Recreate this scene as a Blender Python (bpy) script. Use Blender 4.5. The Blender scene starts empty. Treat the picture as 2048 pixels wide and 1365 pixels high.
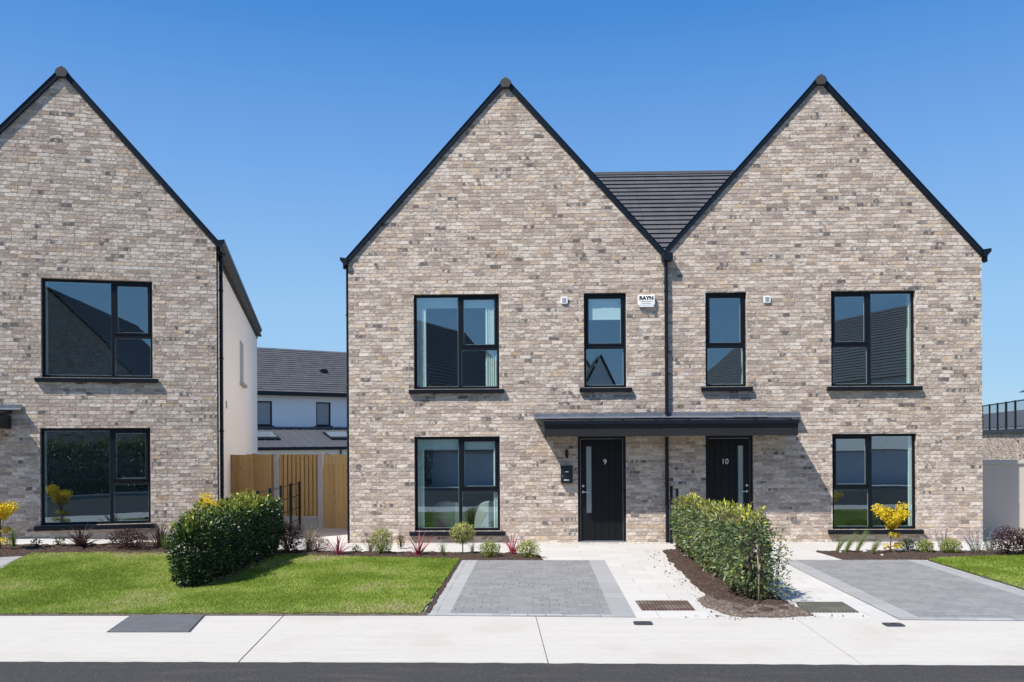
import bpy, bmesh, math, random
import numpy as np
from mathutils import Vector, Matrix, noise as mnoise
random.seed(7); rng = np.random.default_rng(7)
R = math.radians
scene = bpy.context.scene
COL = scene.collection

# ------------------------------------------------------------------ camera geometry
FPX, CXP, CYP, CAMD, CAMH, CAMX = 1750., 1024., 882., 17.86, 2.09, -2.71
PSI, ROLL = math.atan(44 / 1750.), .0055
def ray(px, py):
    u, v = px - CXP, py - CYP
    c, s = math.cos(ROLL), math.sin(ROLL)
    u2, v2 = u*c - v*s, u*s + v*c
    d = (u2 / FPX, 1., -v2 / FPX)
    c, s = math.cos(PSI), math.sin(PSI)
    return (d[0]*c - d[1]*s, d[0]*s + d[1]*c, d[2])
def sstep(t):
    t = max(0., min(1., t)); return t*t*(3 - 2*t)
def T(x, y):
    """height of the ground: level in front of the pair, rising gently to the house on the left"""
    return .25 * sstep((-7.6 - x) / 5.2) * sstep((y + 7.2) / 4.2)
def ground(px, py):
    d = ray(px, py); z = 0.
    for _ in range(8):
        t = (z - CAMH) / d[2]; x, y = CAMX + d[0]*t, -CAMD + d[1]*t; z = T(x, y)
    return Vector((x, y, z))
def mpp(p):
    """metres per photo pixel at a point"""
    return (p[1] + CAMD) / FPX

# ------------------------------------------------------------------ object helpers
def link(o, parent=None):
    COL.objects.link(o)
    if parent is not None: o.parent = parent
    return o
def tag(o, label=None, cat=None, group=None, kind=None):
    if label: o['label'] = label
    if cat: o['category'] = cat
    if group: o['group'] = group
    if kind: o['kind'] = kind
    return o
def empty(name, loc=(0, 0, 0), rz=0.):
    o = bpy.data.objects.new(name, None); o.location = loc; o.rotation_euler = (0, 0, rz)
    o.empty_display_size = .2
    return link(o)

class MB:
    def __init__(s): s.v = []; s.f = []; s.m = []
    def add(s, vs, fs, mi=0):
        n = len(s.v); s.v += [tuple(p) for p in vs]
        for f in fs: s.f.append(tuple(n + i for i in f)); s.m.append(mi)
        return s
    def quad(s, a, b, c, d, mi=0): return s.add([a, b, c, d], [(0, 1, 2, 3)], mi)
    def box(s, x0, x1, y0, y1, z0, z1, mi=0):
        vs = [(x, y, z) for z in (z0, z1) for y in (y0, y1) for x in (x0, x1)]
        return s.add(vs, [(0, 2, 3, 1), (4, 5, 7, 6), (0, 1, 5, 4), (2, 6, 7, 3), (0, 4, 6, 2), (1, 3, 7, 5)], mi)
    def prism_y(s, prof, y0, y1, mi=0):
        """extrude an xz profile (counter-clockwise seen from -y) along y"""
        n = len(prof)
        vs = [(x, y0, z) for x, z in prof] + [(x, y1, z) for x, z in prof]
        fs = [tuple(range(n)), tuple(range(2*n - 1, n - 1, -1))]
        fs += [(i, n + i, n + (i + 1) % n, (i + 1) % n) for i in range(n)]
        return s.add(vs, fs, mi)
    def prism_x(s, prof, x0, x1, mi=0):
        n = len(prof)
        vs = [(x0, y, z) for y, z in prof] + [(x1, y, z) for y, z in prof]
        fs = [tuple(range(n)), tuple(range(2*n - 1, n - 1, -1))]
        fs += [(i, n + i, n + (i + 1) % n, (i + 1) % n) for i in range(n)]
        return s.add(vs, fs, mi)
    def tube(s, pts, radii, n=8, mi=0, cap=True):
        pts = [Vector(p) for p in pts]
        if not hasattr(radii, '__len__'): radii = [radii] * len(pts)
        base = len(s.v); ref = None
        for i, p in enumerate(pts):
            d = (pts[min(i + 1, len(pts) - 1)] - pts[max(i - 1, 0)]).normalized()
            if ref is None: ref = Vector((1, 0, 0)) if abs(d.x) < .8 else Vector((0, 1, 0))
            a = (ref - d * ref.dot(d)).normalized(); b = d.cross(a); ref = a
            for k in range(n):
                t = 2 * math.pi * k / n
                s.v.append(tuple(p + (a*math.cos(t) + b*math.sin(t)) * radii[i]))
        for i in range(len(pts) - 1):
            for k in range(n):
                k2 = (k + 1) % n
                s.f.append((base + i*n + k, base + i*n + k2, base + (i+1)*n + k2, base + (i+1)*n + k)); s.m.append(mi)
        if cap:
            s.f.append(tuple(base + k for k in range(n))[::-1]); s.m.append(mi)
            e = base + (len(pts) - 1) * n
            s.f.append(tuple(e + k for k in range(n))); s.m.append(mi)
        return s
    def rbox(s, x0, x1, y0, y1, z0, z1, r=.01, mi=0):
        """box with its outline in xz rounded, extruded along y"""
        prof = []
        for cx, cz, a0 in ((x1-r, z0+r, -90), (x1-r, z1-r, 0), (x0+r, z1-r, 90), (x0+r, z0+r, 180)):
            for k in range(5):
                a = R(a0 + 22.5*k); prof.append((cx + r*math.cos(a), cz + r*math.sin(a)))
        return s.prism_y(prof, y0, y1, mi)
    def build(s, name, mat, parent=None, smooth=False, bevel=0., fix=True):
        me = bpy.data.meshes.new(name)
        me.from_pydata(s.v, [], s.f)
        mats = mat if isinstance(mat, (list, tuple)) else [mat]
        for m in mats: me.materials.append(m)
        if len(mats) > 1: me.polygons.foreach_set('material_index', s.m)
        if fix:
            bm = bmesh.new(); bm.from_mesh(me)
            bmesh.ops.recalc_face_normals(bm, faces=bm.faces)
            bm.to_mesh(me); bm.free()
        if smooth: me.polygons.foreach_set('use_smooth', [True] * len(me.polygons))
        me.update()
        o = bpy.data.objects.new(name, me); link(o, parent)
        if bevel:
            b = o.modifiers.new('bevel', 'BEVEL'); b.width = bevel; b.segments = 2; b.limit_method = 'ANGLE'
        return o

def sheet(name, poly, off, mat, maxlen=.4, bump=0., bscale=3., edge_drop=0., kind='structure', parent=None):
    bm = bmesh.new()
    vs = [bm.verts.new((x, y, 0)) for x, y in poly]
    bm.faces.new(vs); bmesh.ops.triangulate(bm, faces=bm.faces)
    for _ in range(9):
        es = [e for e in bm.edges if e.calc_length() > maxlen]
        if not es: break
        bmesh.ops.subdivide_edges(bm, edges=es, cuts=1)
        bmesh.ops.triangulate(bm, faces=[f for f in bm.faces if len(f.verts) > 3])
    bnd = {v for e in bm.edges if len(e.link_faces) == 1 for v in e.verts}
    for v in bm.verts:
        z = T(v.co.x, v.co.y) + off
        if bump:
            b = mnoise.fractal(Vector((v.co.x*bscale, v.co.y*bscale, off*9)), .8, 2.1, 4)
            z += bump * b if v not in bnd else -edge_drop
        v.co.z = z
    bmesh.ops.recalc_face_normals(bm, faces=bm.faces)
    if sum(f.normal.z for f in bm.faces) < 0: bmesh.ops.reverse_faces(bm, faces=bm.faces)
    me = bpy.data.meshes.new(name); bm.to_mesh(me); bm.free(); me.materials.append(mat)
    if bump: me.polygons.foreach_set('use_smooth', [True] * len(me.polygons))
    o = link(bpy.data.objects.new(name, me), parent)
    if kind: o['kind'] = kind
    return o

# ------------------------------------------------------------------ materials
class NT:
    def __init__(s, name):
        s.m = bpy.data.materials.new(name); s.m.use_nodes = True
        s.t = s.m.node_tree; s.t.nodes.clear()
        s.out = s.t.nodes.new('ShaderNodeOutputMaterial')
    def n(s, typ, **kw):
        nd = s.t.nodes.new(typ)
        for k, v in kw.items(): setattr(nd, k, v)
        return nd
    def l(s, a, b): s.t.links.new(a, b)
    def val(s, sock, v):
        if hasattr(v, 'links') or isinstance(v, bpy.types.NodeSocket): s.l(v, sock)
        else: sock.default_value = v
    def math(s, op, a, b=0., c=0., clamp=False):
        nd = s.n('ShaderNodeMath', operation=op, use_clamp=clamp)
        s.val(nd.inputs[0], a); s.val(nd.inputs[1], b); s.val(nd.inputs[2], c)
        return nd.outputs[0]
    def sstep(s, x, a, b):
        nd = s.n('ShaderNodeMapRange', interpolation_type='SMOOTHSTEP')
        s.val(nd.inputs['Value'], x); nd.inputs['From Min'].default_value = a; nd.inputs['From Max'].default_value = b
        return nd.outputs['Result']
    def mix(s, fac, a, b, mode='MIX'):
        nd = s.n('ShaderNodeMix', data_type='RGBA', blend_type=mode)
        s.val(nd.inputs[0], fac)
        for sk, v in ((nd.inputs[6], a), (nd.inputs[7], b)):
            s.val(sk, v if isinstance(v, bpy.types.NodeSocket) else (*v, 1.))
        return nd.outputs[2]
    def ramp(s, x, stops, interp='LINEAR'):
        nd = s.n('ShaderNodeValToRGB'); cr = nd.color_ramp; cr.interpolation = interp
        while len(cr.elements) < len(stops): cr.elements.new(.5)
        for e, (p, c) in zip(cr.elements, stops): e.position = p; e.color = (*c, 1.)
        s.l(x, nd.inputs[0]); return nd.outputs[0]
    def coords(s, kind='Object'): return s.n('ShaderNodeTexCoord').outputs[kind]
    def noise(s, vec, scale, detail=3., rough=.55, out='Fac'):
        nd = s.n('ShaderNodeTexNoise'); s.l(vec, nd.inputs['Vector'])
        nd.inputs['Scale'].default_value = scale; nd.inputs['Detail'].default_value = detail
        nd.inputs['Roughness'].default_value = rough
        return nd.outputs[out]
    def scale(s, vec, sc):
        nd = s.n('ShaderNodeMapping'); s.l(vec, nd.inputs[0]); nd.inputs['Scale'].default_value = sc
        return nd.outputs[0]
    def bump(s, h, strength=.5, dist=.01):
        nd = s.n('ShaderNodeBump'); s.l(h, nd.inputs['Height'])
        nd.inputs['Strength'].default_value = strength; nd.inputs['Distance'].default_value = dist
        return nd.outputs[0]
    def principled(s, col, rough=.7, metal=0., normal=None, spec=None):
        p = s.n('ShaderNodeBsdfPrincipled')
        s.val(p.inputs['Base Color'], col if isinstance(col, bpy.types.NodeSocket) else (*col, 1.))
        s.val(p.inputs['Roughness'], rough); s.val(p.inputs['Metallic'], metal)
        if spec is not None: p.inputs['Specular IOR Level'].default_value = spec
        if normal is not None: s.l(normal, p.inputs['Normal'])
        s.l(p.outputs[0], s.out.inputs[0]); return p

def plain(name, col, rough=.6, metal=0., var=.12, scale=6., bump=0., spec=None):
    k = NT(name); v = k.coords()
    n = k.noise(v, scale, 4.)
    c = k.mix(n, [x*(1 - var) for x in col], [min(1, x*(1 + var)) for x in col])
    nm = k.bump(k.noise(v, scale*9, 3.), bump, .004) if bump else None
    k.principled(c, rough, metal, nm, spec); return k.m

def brick_like(k, v, bw, bh, joint, wob=.006, stag=.5, jit=.1, swap=False):
    """returns joint mask, per-brick random colour (3 values), position inside the course"""
    sp = k.n('ShaderNodeSeparateXYZ'); k.l(v, sp.inputs[0])
    if swap: u0, w0 = sp.outputs[1], sp.outputs[0]
    elif swap is None: u0, w0 = sp.outputs[0], sp.outputs[1]
    else: u0, w0 = k.math('ADD', sp.outputs[0], sp.outputs[1]), sp.outputs[2]
    nz = k.n('ShaderNodeSeparateColor'); k.l(k.noise(v, 16., 2., .5, 'Color'), nz.inputs[0])
    u = k.math('MULTIPLY_ADD', k.math('SUBTRACT', nz.outputs[0], .5), wob, u0)
    w = k.math('MULTIPLY_ADD', k.math('SUBTRACT', nz.outputs[1], .5), wob, w0)
    rw = k.math('DIVIDE', w, bh); row = k.math('FLOOR', rw); fw = k.math('FRACT', rw)
    wn = k.n('ShaderNodeTexWhiteNoise', noise_dimensions='1D'); k.l(row, wn.inputs['W'])
    off = k.math('MULTIPLY_ADD', k.math('MODULO', k.math('ABSOLUTE', row), 2.), stag, k.math('MULTIPLY', wn.outputs[0], jit))
    cu = k.math('ADD', k.math('DIVIDE', u, bw), off); colm = k.math('FLOOR', cu); fu = k.math('FRACT', cu)
    du = k.math('MULTIPLY', k.math('MINIMUM', fu, k.math('SUBTRACT', 1., fu)), bw)
    dw = k.math('MULTIPLY', k.math('MINIMUM', fw, k.math('SUBTRACT', 1., fw)), bh)
    d = k.math('MINIMUM', du, dw)
    mask = k.sstep(d, joint*.55, joint*1.15)             # 0 joint, 1 brick
    cv = k.n('ShaderNodeCombineXYZ'); k.l(colm, cv.inputs[0]); k.l(row, cv.inputs[1])
    w2 = k.n('ShaderNodeTexWhiteNoise', noise_dimensions='3D'); k.l(cv.outputs[0], w2.inputs['Vector'])
    rc = k.n('ShaderNodeSeparateColor'); k.l(w2.outputs['Color'], rc.inputs[0])
    return mask, rc.outputs, w2.outputs['Value'], fu, fw

def make_brick(name, seed=0.):
    k = NT(name); v0 = k.coords()
    mp = k.n('ShaderNodeMapping'); k.l(v0, mp.inputs[0]); mp.inputs['Location'].default_value = (seed, 0, seed*.6)
    v = mp.outputs[0]
    mask, rc, rv, fu, fw = brick_like(k, v, .225, .075, .0065, wob=.012, jit=.22)
    base = k.ramp(rv, [(0., (.262, .212, .186)), (.18, (.315, .258, .226)), (.40, (.362, .303, .266)),
                       (.62, (.405, .346, .304)), (.80, (.45, .388, .335)), (1., (.56, .515, .475))])
    pv_ = k.n('ShaderNodeVectorMath', operation='MULTIPLY_ADD'); cc = k.n('ShaderNodeCombineXYZ')
    for i_ in range(3): k.l(rc[i_], cc.inputs[i_])
    k.l(cc.outputs[0], pv_.inputs[0]); pv_.inputs[1].default_value = (7., 7., 7.); k.l(v, pv_.inputs[2]); vb = pv_.outputs[0]
    fine = k.noise(k.scale(vb, (1, 1, 2.4)), 24., 4., .68)
    c = k.mix(k.math('MULTIPLY', k.sstep(fine, .45, .66), .42), base, (.205, .168, .15))
    smear = k.noise(k.scale(vb, (1, 1, 2.0)), 10.5, 4., .62)
    c = k.mix(k.math('MULTIPLY', k.sstep(k.math('MULTIPLY_ADD', rc[0], .20, smear), .60, .75), .78), c, (.71, .675, .64))   # lime bloom
    dk = k.math('MULTIPLY', k.sstep(rc[1], .905, .925), k.sstep(k.noise(k.scale(vb, (1, 1, .5)), 13., 2.), .44, .56))
    c = k.mix(k.math('MULTIPLY', dk, .92), c, (.085, .079, .082))                       # fired-dark patches
    dk2 = k.math('MULTIPLY', k.sstep(rc[0], .78, .84), k.math('MULTIPLY', k.sstep(fine, .35, .6), .6))
    c = k.mix(dk2, c, (.15, .118, .108))
    yl = k.math('MULTIPLY', k.sstep(rc[2], .90, .94), k.math('MULTIPLY', k.sstep(smear, .40, .55), .5))
    c = k.mix(yl, c, (.52, .39, .23))
    wide = k.noise(v, .55, 3.)
    c = k.mix(k.math('MULTIPLY', wide, .35), c, (.88, .88, .88), 'MULTIPLY')
    mort = k.mix(k.noise(v, 40., 2.), (.50, .455, .42), (.64, .595, .55))
    col = k.mix(1., k.mix(mask, mort, c), (1.16, 1.065, .965), 'MULTIPLY')
    h = k.math('ADD', k.math('MULTIPLY', mask, .8), k.math('MULTIPLY', fine, .35))
    h = k.math('ADD', h, k.math('MULTIPLY', rc[2], .35))
    k.principled(col, .9, 0., k.bump(h, 1., .018), .2)
    return k.m

M = {}
def make_laid_brick():
    """for walls laid brick by brick: every brick carries three random numbers of its own"""
    k = NT('laid_buff_brick'); v0 = k.coords()
    at = k.n('ShaderNodeAttribute', attribute_name='brick'); sc_ = k.n('ShaderNodeSeparateColor'); k.l(at.outputs['Color'], sc_.inputs[0]); rc = sc_.outputs
    pv_ = k.n('ShaderNodeVectorMath', operation='MULTIPLY_ADD'); k.l(at.outputs['Color'], pv_.inputs[0]); pv_.inputs[1].default_value = (9., 9., 9.); k.l(v0, pv_.inputs[2]); vb = pv_.outputs[0]
    base = k.ramp(rc[0], [(0., (.31, .25, .217)), (.18, (.36, .298, .26)), (.40, (.405, .34, .297)),
                       (.62, (.445, .38, .332)), (.80, (.485, .417, .355)), (1., (.59, .54, .49))])
    fine = k.noise(k.scale(vb, (1, 1, 2.4)), 24., 4., .72)
    c = k.mix(k.math('MULTIPLY', k.sstep(fine, .44, .64), .55), base, (.225, .185, .165))
    smear = k.noise(k.scale(vb, (1, 1, 2.0)), 10.5, 4., .62)
    c = k.mix(k.math('MULTIPLY', k.sstep(k.math('MULTIPLY_ADD', rc[1], .24, smear), .60, .76), .62), c, (.70, .655, .61))
    gb = k.math('MULTIPLY', k.sstep(k.math('FRACT', k.math('MULTIPLY', rc[1], 7.)), .84, .90), .48)
    c = k.mix(gb, c, (.235, .197, .175))
    dk = k.math('MULTIPLY', k.sstep(rc[2], .900, .925), k.sstep(k.noise(k.scale(vb, (1, 1, .4)), 11., 1.), .40, .62))
    c = k.mix(k.math('MULTIPLY', dk, .88), c, (.10, .094, .096))
    yl = k.math('MULTIPLY', k.sstep(k.math('SUBTRACT', 1., rc[2]), .90, .94), k.math('MULTIPLY', k.sstep(smear, .40, .55), .5))
    c = k.mix(yl, c, (.56, .42, .26))
    wide = k.noise(v0, .55, 3.)
    c = k.mix(k.math('MULTIPLY', wide, .3), c, (.88, .88, .88), 'MULTIPLY')
    c = k.mix(1., c, (1.085, 1.015, .93), 'MULTIPLY')
    k.principled(c, .92, 0., k.bump(fine, .5, .006), .15)
    return k.m
M['laid_brick'] = make_laid_brick()
M['mortar'] = plain('pale_mortar', (.60, .55, .49), .95, 0., .12, 30., .4, .1)
M['brick'] = make_brick('buff_brick', 0.)
M['brick_far'] = make_brick('buff_brick_far', 3.7)

def make_render(name, col, streak=.1):
    k = NT(name); v = k.coords()
    n = k.noise(v, 1.3, 5.); st = k.noise(k.scale(v, (3., 3., .35)), 2., 4.)
    c = k.mix(n, [x*.93 for x in col], col)
    c = k.mix(k.math('MULTIPLY', k.sstep(st, .55, .8), streak), c, [x*.62 for x in col])
    k.principled(c, .92, 0., k.bump(k.noise(v, 90., 3.), .35, .004), .2); return k.m
M['render'] = make_render('cream_render', (.92, .85, .76))
M['render_white'] = make_render('white_render', (.90, .89, .87))
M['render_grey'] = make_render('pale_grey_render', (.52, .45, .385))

def make_tiles(name, ax):
    k = NT(name); v = k.coords(); sp = k.n('ShaderNodeSeparateXYZ'); k.l(v, sp.inputs[0])
    u = sp.outputs[ax]
    wn = k.n('ShaderNodeTexWhiteNoise', noise_dimensions='3D')
    cv = k.n('ShaderNodeCombineXYZ'); k.l(k.math('FLOOR', k.math('DIVIDE', u, .3)), cv.inputs[0])
    k.l(k.math('FLOOR', k.math('DIVIDE', sp.outputs[2], .19)), cv.inputs[1]); k.l(cv.outputs[0], wn.inputs['Vector'])
    c = k.mix(wn.outputs[0], (.062, .061, .066), (.086, .084, .090))
    f = k.math('FRACT', k.math('DIVIDE', u, .3))
    j = k.sstep(k.math('MINIMUM', f, k.math('SUBTRACT', 1., f)), .0, .03)
    c = k.mix(j, (.03, .03, .032), c)
    c = k.mix(k.math('MULTIPLY', k.noise(v, 2.2, 5.), .4), c, (.13, .127, .13))
    k.principled(c, .62, 0., k.bump(k.noise(v, 60., 3.), .2, .004), .4); return k.m
M['tile_x'] = make_tiles('slate_tile_across', 0)
M['tile_y'] = make_tiles('slate_tile_along', 1)

M['verge'] = plain('navy_black_metal', (.0045, .0075, .0135), .36, 0., .15, 3., spec=.32)
M['frame'] = plain('anthracite_frame', (.0045, .0060, .0095), .40, 0., .1, 3., spec=.28)
M['door'] = plain('black_door_paint', (.0040, .0045, .0065), .5, 0., .12, 5., spec=.25)
M['black_steel'] = plain('black_powder_coated_steel', (.006, .0075, .010), .45, 0., .12, 8., spec=.3)
M['fascia'] = plain('dark_zinc_fascia', (.020, .0195, .020), .5, .1, .35, 1.6, spec=.3)
M['soffit_board'] = plain('dark_soffit_board', (.06, .05, .042), .6)
M['ridge'] = plain('grey_ridge_tile', (.042, .040, .042), .75, 0., .2, 9., .3)
M['lead'] = plain('lead_flashing', (.115, .13, .155), .55, .1, .5, 9., .5)
M['steel'] = plain('brushed_steel', (.55, .55, .54), .32, .9, .08)
M['white_plastic'] = plain('white_plastic', (.80, .80, .79), .4, 0., .03)
M['white_board'] = plain('white_board', (.66, .70, .68), .6, 0., .03)
M['spacer'] = plain('window_spacer', (.62, .64, .64), .35, .3, .03)
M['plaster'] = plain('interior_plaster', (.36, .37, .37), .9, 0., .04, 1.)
M['floor_in'] = plain('interior_floor', (.10, .08, .065), .6, 0., .2, 3.)
M['armchair'] = plain('pale_boucle', (.40, .40, .39), .95, 0., .08, 30., .3)
M['ink'] = plain('black_ink', (.012, .012, .014), .5)
M['ink_red'] = plain('red_ink', (.5, .12, .10), .5)
M['ink_grey'] = plain('grey_ink', (.28, .28, .30), .5)
M['sticker'] = plain('white_sticker', (.8, .8, .8), .5)
M['mailbox'] = plain('anthracite_letterbox', (.008, .014, .022), .4, 0., .1, spec=.4)
M['concrete_post'] = plain('grey_concrete_post', (.36, .355, .34), .9, 0., .15, 14., .4)
M['zinc_roof'] = plain('standing_seam_zinc', (.11, .112, .12), .5, .4, .12, .8)
M['skylight'] = plain('skylight_glass', (.14, .17, .19), .15, 0., .1, 1., spec=1.)

def make_cloth(name, col, pleat=0.):
    k = NT(name); v = k.coords()
    c = k.mix(k.noise(v, 40., 2.), [x*.93 for x in col], col)
    p = k.n('ShaderNodeBsdfPrincipled'); k.l(c, p.inputs['Base Color']); p.inputs['Roughness'].default_value = .9
    t = k.n('ShaderNodeBsdfTranslucent'); k.l(c, t.inputs[0])
    mx = k.n('ShaderNodeMixShader'); mx.inputs[0].default_value = .06
    k.l(p.outputs[0], mx.inputs[1]); k.l(t.outputs[0], mx.inputs[2]); k.l(mx.outputs[0], k.out.inputs[0]); return k.m
M['curtain'] = make_cloth('sheer_curtain', (.80, .85, .81))
M['blind'] = make_cloth('roller_blind', (.74, .82, .80))

def make_glass(name, refl=.25, tint=(.85, .95, .925)):
    k = NT(name); v = k.coords()
    nm = k.bump(k.noise(k.scale(v, (1., 1., 1.)), 1.1, 1., .4), .16, .006)
    gl = k.n('ShaderNodeBsdfGlossy'); gl.inputs['Color'].default_value = (.66, .86, 1., 1.); gl.inputs['Roughness'].default_value = 0.
    k.l(nm, gl.inputs['Normal'])
    tr = k.n('ShaderNodeBsdfTransparent'); tr.inputs[0].default_value = (*tint, 1.)
    ge = k.n('ShaderNodeNewGeometry'); dt = k.n('ShaderNodeVectorMath', operation='DOT_PRODUCT')
    k.l(ge.outputs['Normal'], dt.inputs[0]); k.l(ge.outputs['Incoming'], dt.inputs[1])
    cs = k.math('SUBTRACT', 1., k.math('ABSOLUTE', dt.outputs['Value']))          # Schlick, same from both sides
    fac = k.math('MULTIPLY_ADD', k.math('POWER', cs, 5.), .75, refl, clamp=True)
    mx = k.n('ShaderNodeMixShader'); k.l(fac, mx.inputs[0]); k.l(tr.outputs[0], mx.inputs[1]); k.l(gl.outputs[0], mx.inputs[2])
    k.l(mx.outputs[0], k.out.inputs[0]); return k.m
M['glass'] = make_glass('window_glass')
M['frosted'] = plain('frosted_glass', (.25, .31, .31), .12, 0., .15, 4., spec=.9)

def make_concrete():
    k = NT('pavement_concrete'); v = k.coords()
    br = k.noise(k.scale(v, (.18, 7., 1.)), 2., 5., .7); sp = k.noise(v, 70., 2.); st = k.noise(v, .9, 4.)
    c = k.mix(br, (.405, .378, .335), (.54, .504, .450))
    c = k.mix(k.math('MULTIPLY', k.sstep(sp, .60, .75), .3), c, (.26, .255, .245))
    c = k.mix(k.math('MULTIPLY', k.sstep(st, .46, .72), .5), c, (.40, .362, .31))
    fs_ = k.noise(k.scale(v, (1., 1.6, 1.)), 5.5, 6., .7)
    c = k.mix(k.math('MULTIPLY', k.sstep(fs_, .52, .70), .35), c, (.37, .35, .32))
    vo = k.n('ShaderNodeTexVoronoi'); k.l(v, vo.inputs[0]); vo.inputs['Scale'].default_value = 5.
    c = k.mix(k.math('MULTIPLY', k.math('SUBTRACT', 1., k.sstep(vo.outputs['Distance'], .03, .055)), .55), c, (.16, .14, .12))
    k.principled(c, .92, 0., k.bump(k.math('ADD', br, k.math('MULTIPLY', sp, .4)), .3, .004), .2); return k.m
M['concrete'] = make_concrete()

def make_asphalt():
    k = NT('asphalt'); v = k.coords()
    g = k.noise(v, 75., 3., .7); st = k.noise(k.scale(v, (.5, 2.5, 1)), 2.2, 5.); w = k.noise(v, 34., 3.)
    c = k.mix(g, (.014, .0138, .014), (.086, .084, .082))
    c = k.mix(k.math('MULTIPLY', k.sstep(w, .54, .70), .5), c, (.10, .099, .097))
    c = k.mix(k.math('MULTIPLY', k.sstep(st, .50, .74), .45), c, (.095, .078, .066))
    k.principled(c, .88, 0., k.bump(g, .7, .008), .12); return k.m
M['asphalt'] = make_asphalt()

def make_slab(name, bw, bh, joint, cols, jcol, swap=None, stag=.5, mottle=(.5, .5, .5), mot=.15, jit=.0, bumpd=.006, rough=.85, tick=None):
    k = NT(name); v = k.coords()
    mask, rc, rv, fu, fw = brick_like(k, v, bw, bh, joint, wob=.004, stag=stag, jit=jit, swap=swap)
    c = k.ramp(rv, cols)
    c = k.mix(k.math('MULTIPLY', k.noise(v, 7., 5.), mot*2), c, mottle)
    jn = k.math('MULTIPLY', k.math('SUBTRACT', 1., mask), k.sstep(k.noise(v, 2.2, 2.), .36, .6))
    c = k.mix(jn, c, jcol)
    h = k.math('ADD', mask, k.math('MULTIPLY', k.noise(v, 60., 3.), .25))
    k.principled(c, rough, 0., k.bump(h, .5, bumpd), .3); return k.m
M['slab'] = make_slab('pale_paving_slabs', .62, .42, .004, [(0., (.475, .448, .408)), (.5, (.50, .472, .432)), (1., (.525, .498, .458))], (.27, .245, .215), mottle=(.42, .40, .375), mot=.14)
M['paver'] = make_slab('grey_block_paving', .215, .155, .0045, [(0., (.180, .176, .170)), (.5, (.206, .200, .192)), (1., (.236, .229, .219))], (.07, .072, .078), mottle=(.28, .28, .28), mot=.2, jit=.35)
M['paver_edge'] = make_slab('pale_block_edging', .30, .42, .0045, [(0., (.30, .298, .288)), (1., (.355, .35, .338))], (.15, .145, .14), mottle=(.31, .285, .255), mot=.2, stag=0.)
M['paver_edge_grey'] = make_slab('grey_block_edging', .30, .42, .0045, [(0., (.275, .268, .257)), (1., (.325, .316, .302))], (.13, .13, .13), mottle=(.31, .31, .31), mot=.2, stag=0.)
M['paver_front'] = make_slab('front_row_blocks', .215, .14, .0045, [(0., (.25, .255, .265)), (1., (.40, .40, .39))], (.08, .08, .08), mottle=(.27, .27, .27), mot=.2, stag=0.)

def make_soil():
    k = NT('dark_soil'); v = k.coords()
    n = k.noise(v, 45., 4., .7); b = k.noise(v, 3., 4.)
    c = k.ramp(n, [(.28, (.016, .011, .009)), (.48, (.072, .047, .036)), (.60, (.135, .094, .074)), (.74, (.26, .215, .18))])
    c = k.mix(k.math('MULTIPLY', b, .3), c, (.06, .045, .036))
    k.principled(c, .97, 0., k.bump(n, 1., .03), .1); return k.m
M['soil'] = make_soil()
def make_drysoil():
    k = NT('dry_loose_soil'); v = k.coords()
    n = k.noise(v, 38., 4., .7)
    c = k.ramp(n, [(.25, (.05, .036, .028)), (.5, (.13, .10, .08)), (.62, (.24, .20, .165)), (.8, (.42, .37, .31))])
    k.principled(c, .97, 0., k.bump(n, .9, .02), .1); return k.m
M['drysoil'] = make_drysoil()
def make_lawn():
    k = NT('lawn_turf'); v = k.coords()
    n = k.noise(v, 24., 4., .7); b = k.noise(v, .9, 4.)
    c = k.ramp(n, [(.3, (.035, .060, .010)), (.6, (.095, .145, .025)), (.8, (.17, .175, .06))])
    c = k.mix(k.sstep(b, .5, .75), c, (.10, .105, .035))
    k.principled(c, 1., 0., k.bump(n, 1., .03), .05); return k.m
M['lawn'] = make_lawn()
def make_ground():
    k = NT('open_ground'); v = k.coords()
    k.principled(k.mix(k.noise(v, .3, 5.), (.10, .11, .05), (.22, .20, .16)), 1., 0., None, .05); return k.m
M['ground'] = make_ground()
M['gravel'] = make_slab('pale_pebbles', .03, .025, .003, [(0., (.40, .36, .30)), (.5, (.55, .51, .45)), (1., (.70, .68, .64))], (.25, .22, .19), mottle=(.6, .57, .5), jit=1.)

def make_wood(name, a, b, period=.1):
    k = NT(name); v = k.coords(); sp = k.n('ShaderNodeSeparateXYZ'); k.l(v, sp.inputs[0])
    i = k.math('FLOOR', k.math('DIVIDE', sp.outputs[0], period))
    wn = k.n('ShaderNodeTexWhiteNoise', noise_dimensions='1D'); k.l(i, wn.inputs['W'])
    cv = k.n('ShaderNodeCombineXYZ'); k.l(sp.outputs[0], cv.inputs[0]); k.l(k.math('MULTIPLY', wn.outputs[0], 40.), cv.inputs[1])
    k.l(k.math('MULTIPLY', sp.outputs[2], .12), cv.inputs[2])
    g = k.noise(cv.outputs[0], 34., 4., .6)
    c = k.mix(k.math('MULTIPLY_ADD', wn.outputs[0], .55, k.math('MULTIPLY', g, .5)), a, b)
    kn = k.n('ShaderNodeTexVoronoi'); k.l(k.scale(v, (1., 1., .55)), kn.inputs[0]); kn.inputs['Scale'].default_value = 8.
    c = k.mix(k.math('MULTIPLY', k.math('SUBTRACT', 1., k.sstep(kn.outputs['Distance'], .05, .13)), .85), c, (.05, .026, .012))
    k.principled(c, .8, 0., k.bump(g, .3, .004), .25); return k.m
M['wood'] = make_wood('treated_timber', (.34, .20, .078), (.50, .32, .135), .15)
M['wood_slat'] = make_wood('treated_timber_slats', (.36, .215, .082), (.53, .34, .145), .07)
M['wood_pale'] = make_wood('pale_timber', (.42, .28, .12), (.55, .40, .20), .12)

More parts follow.
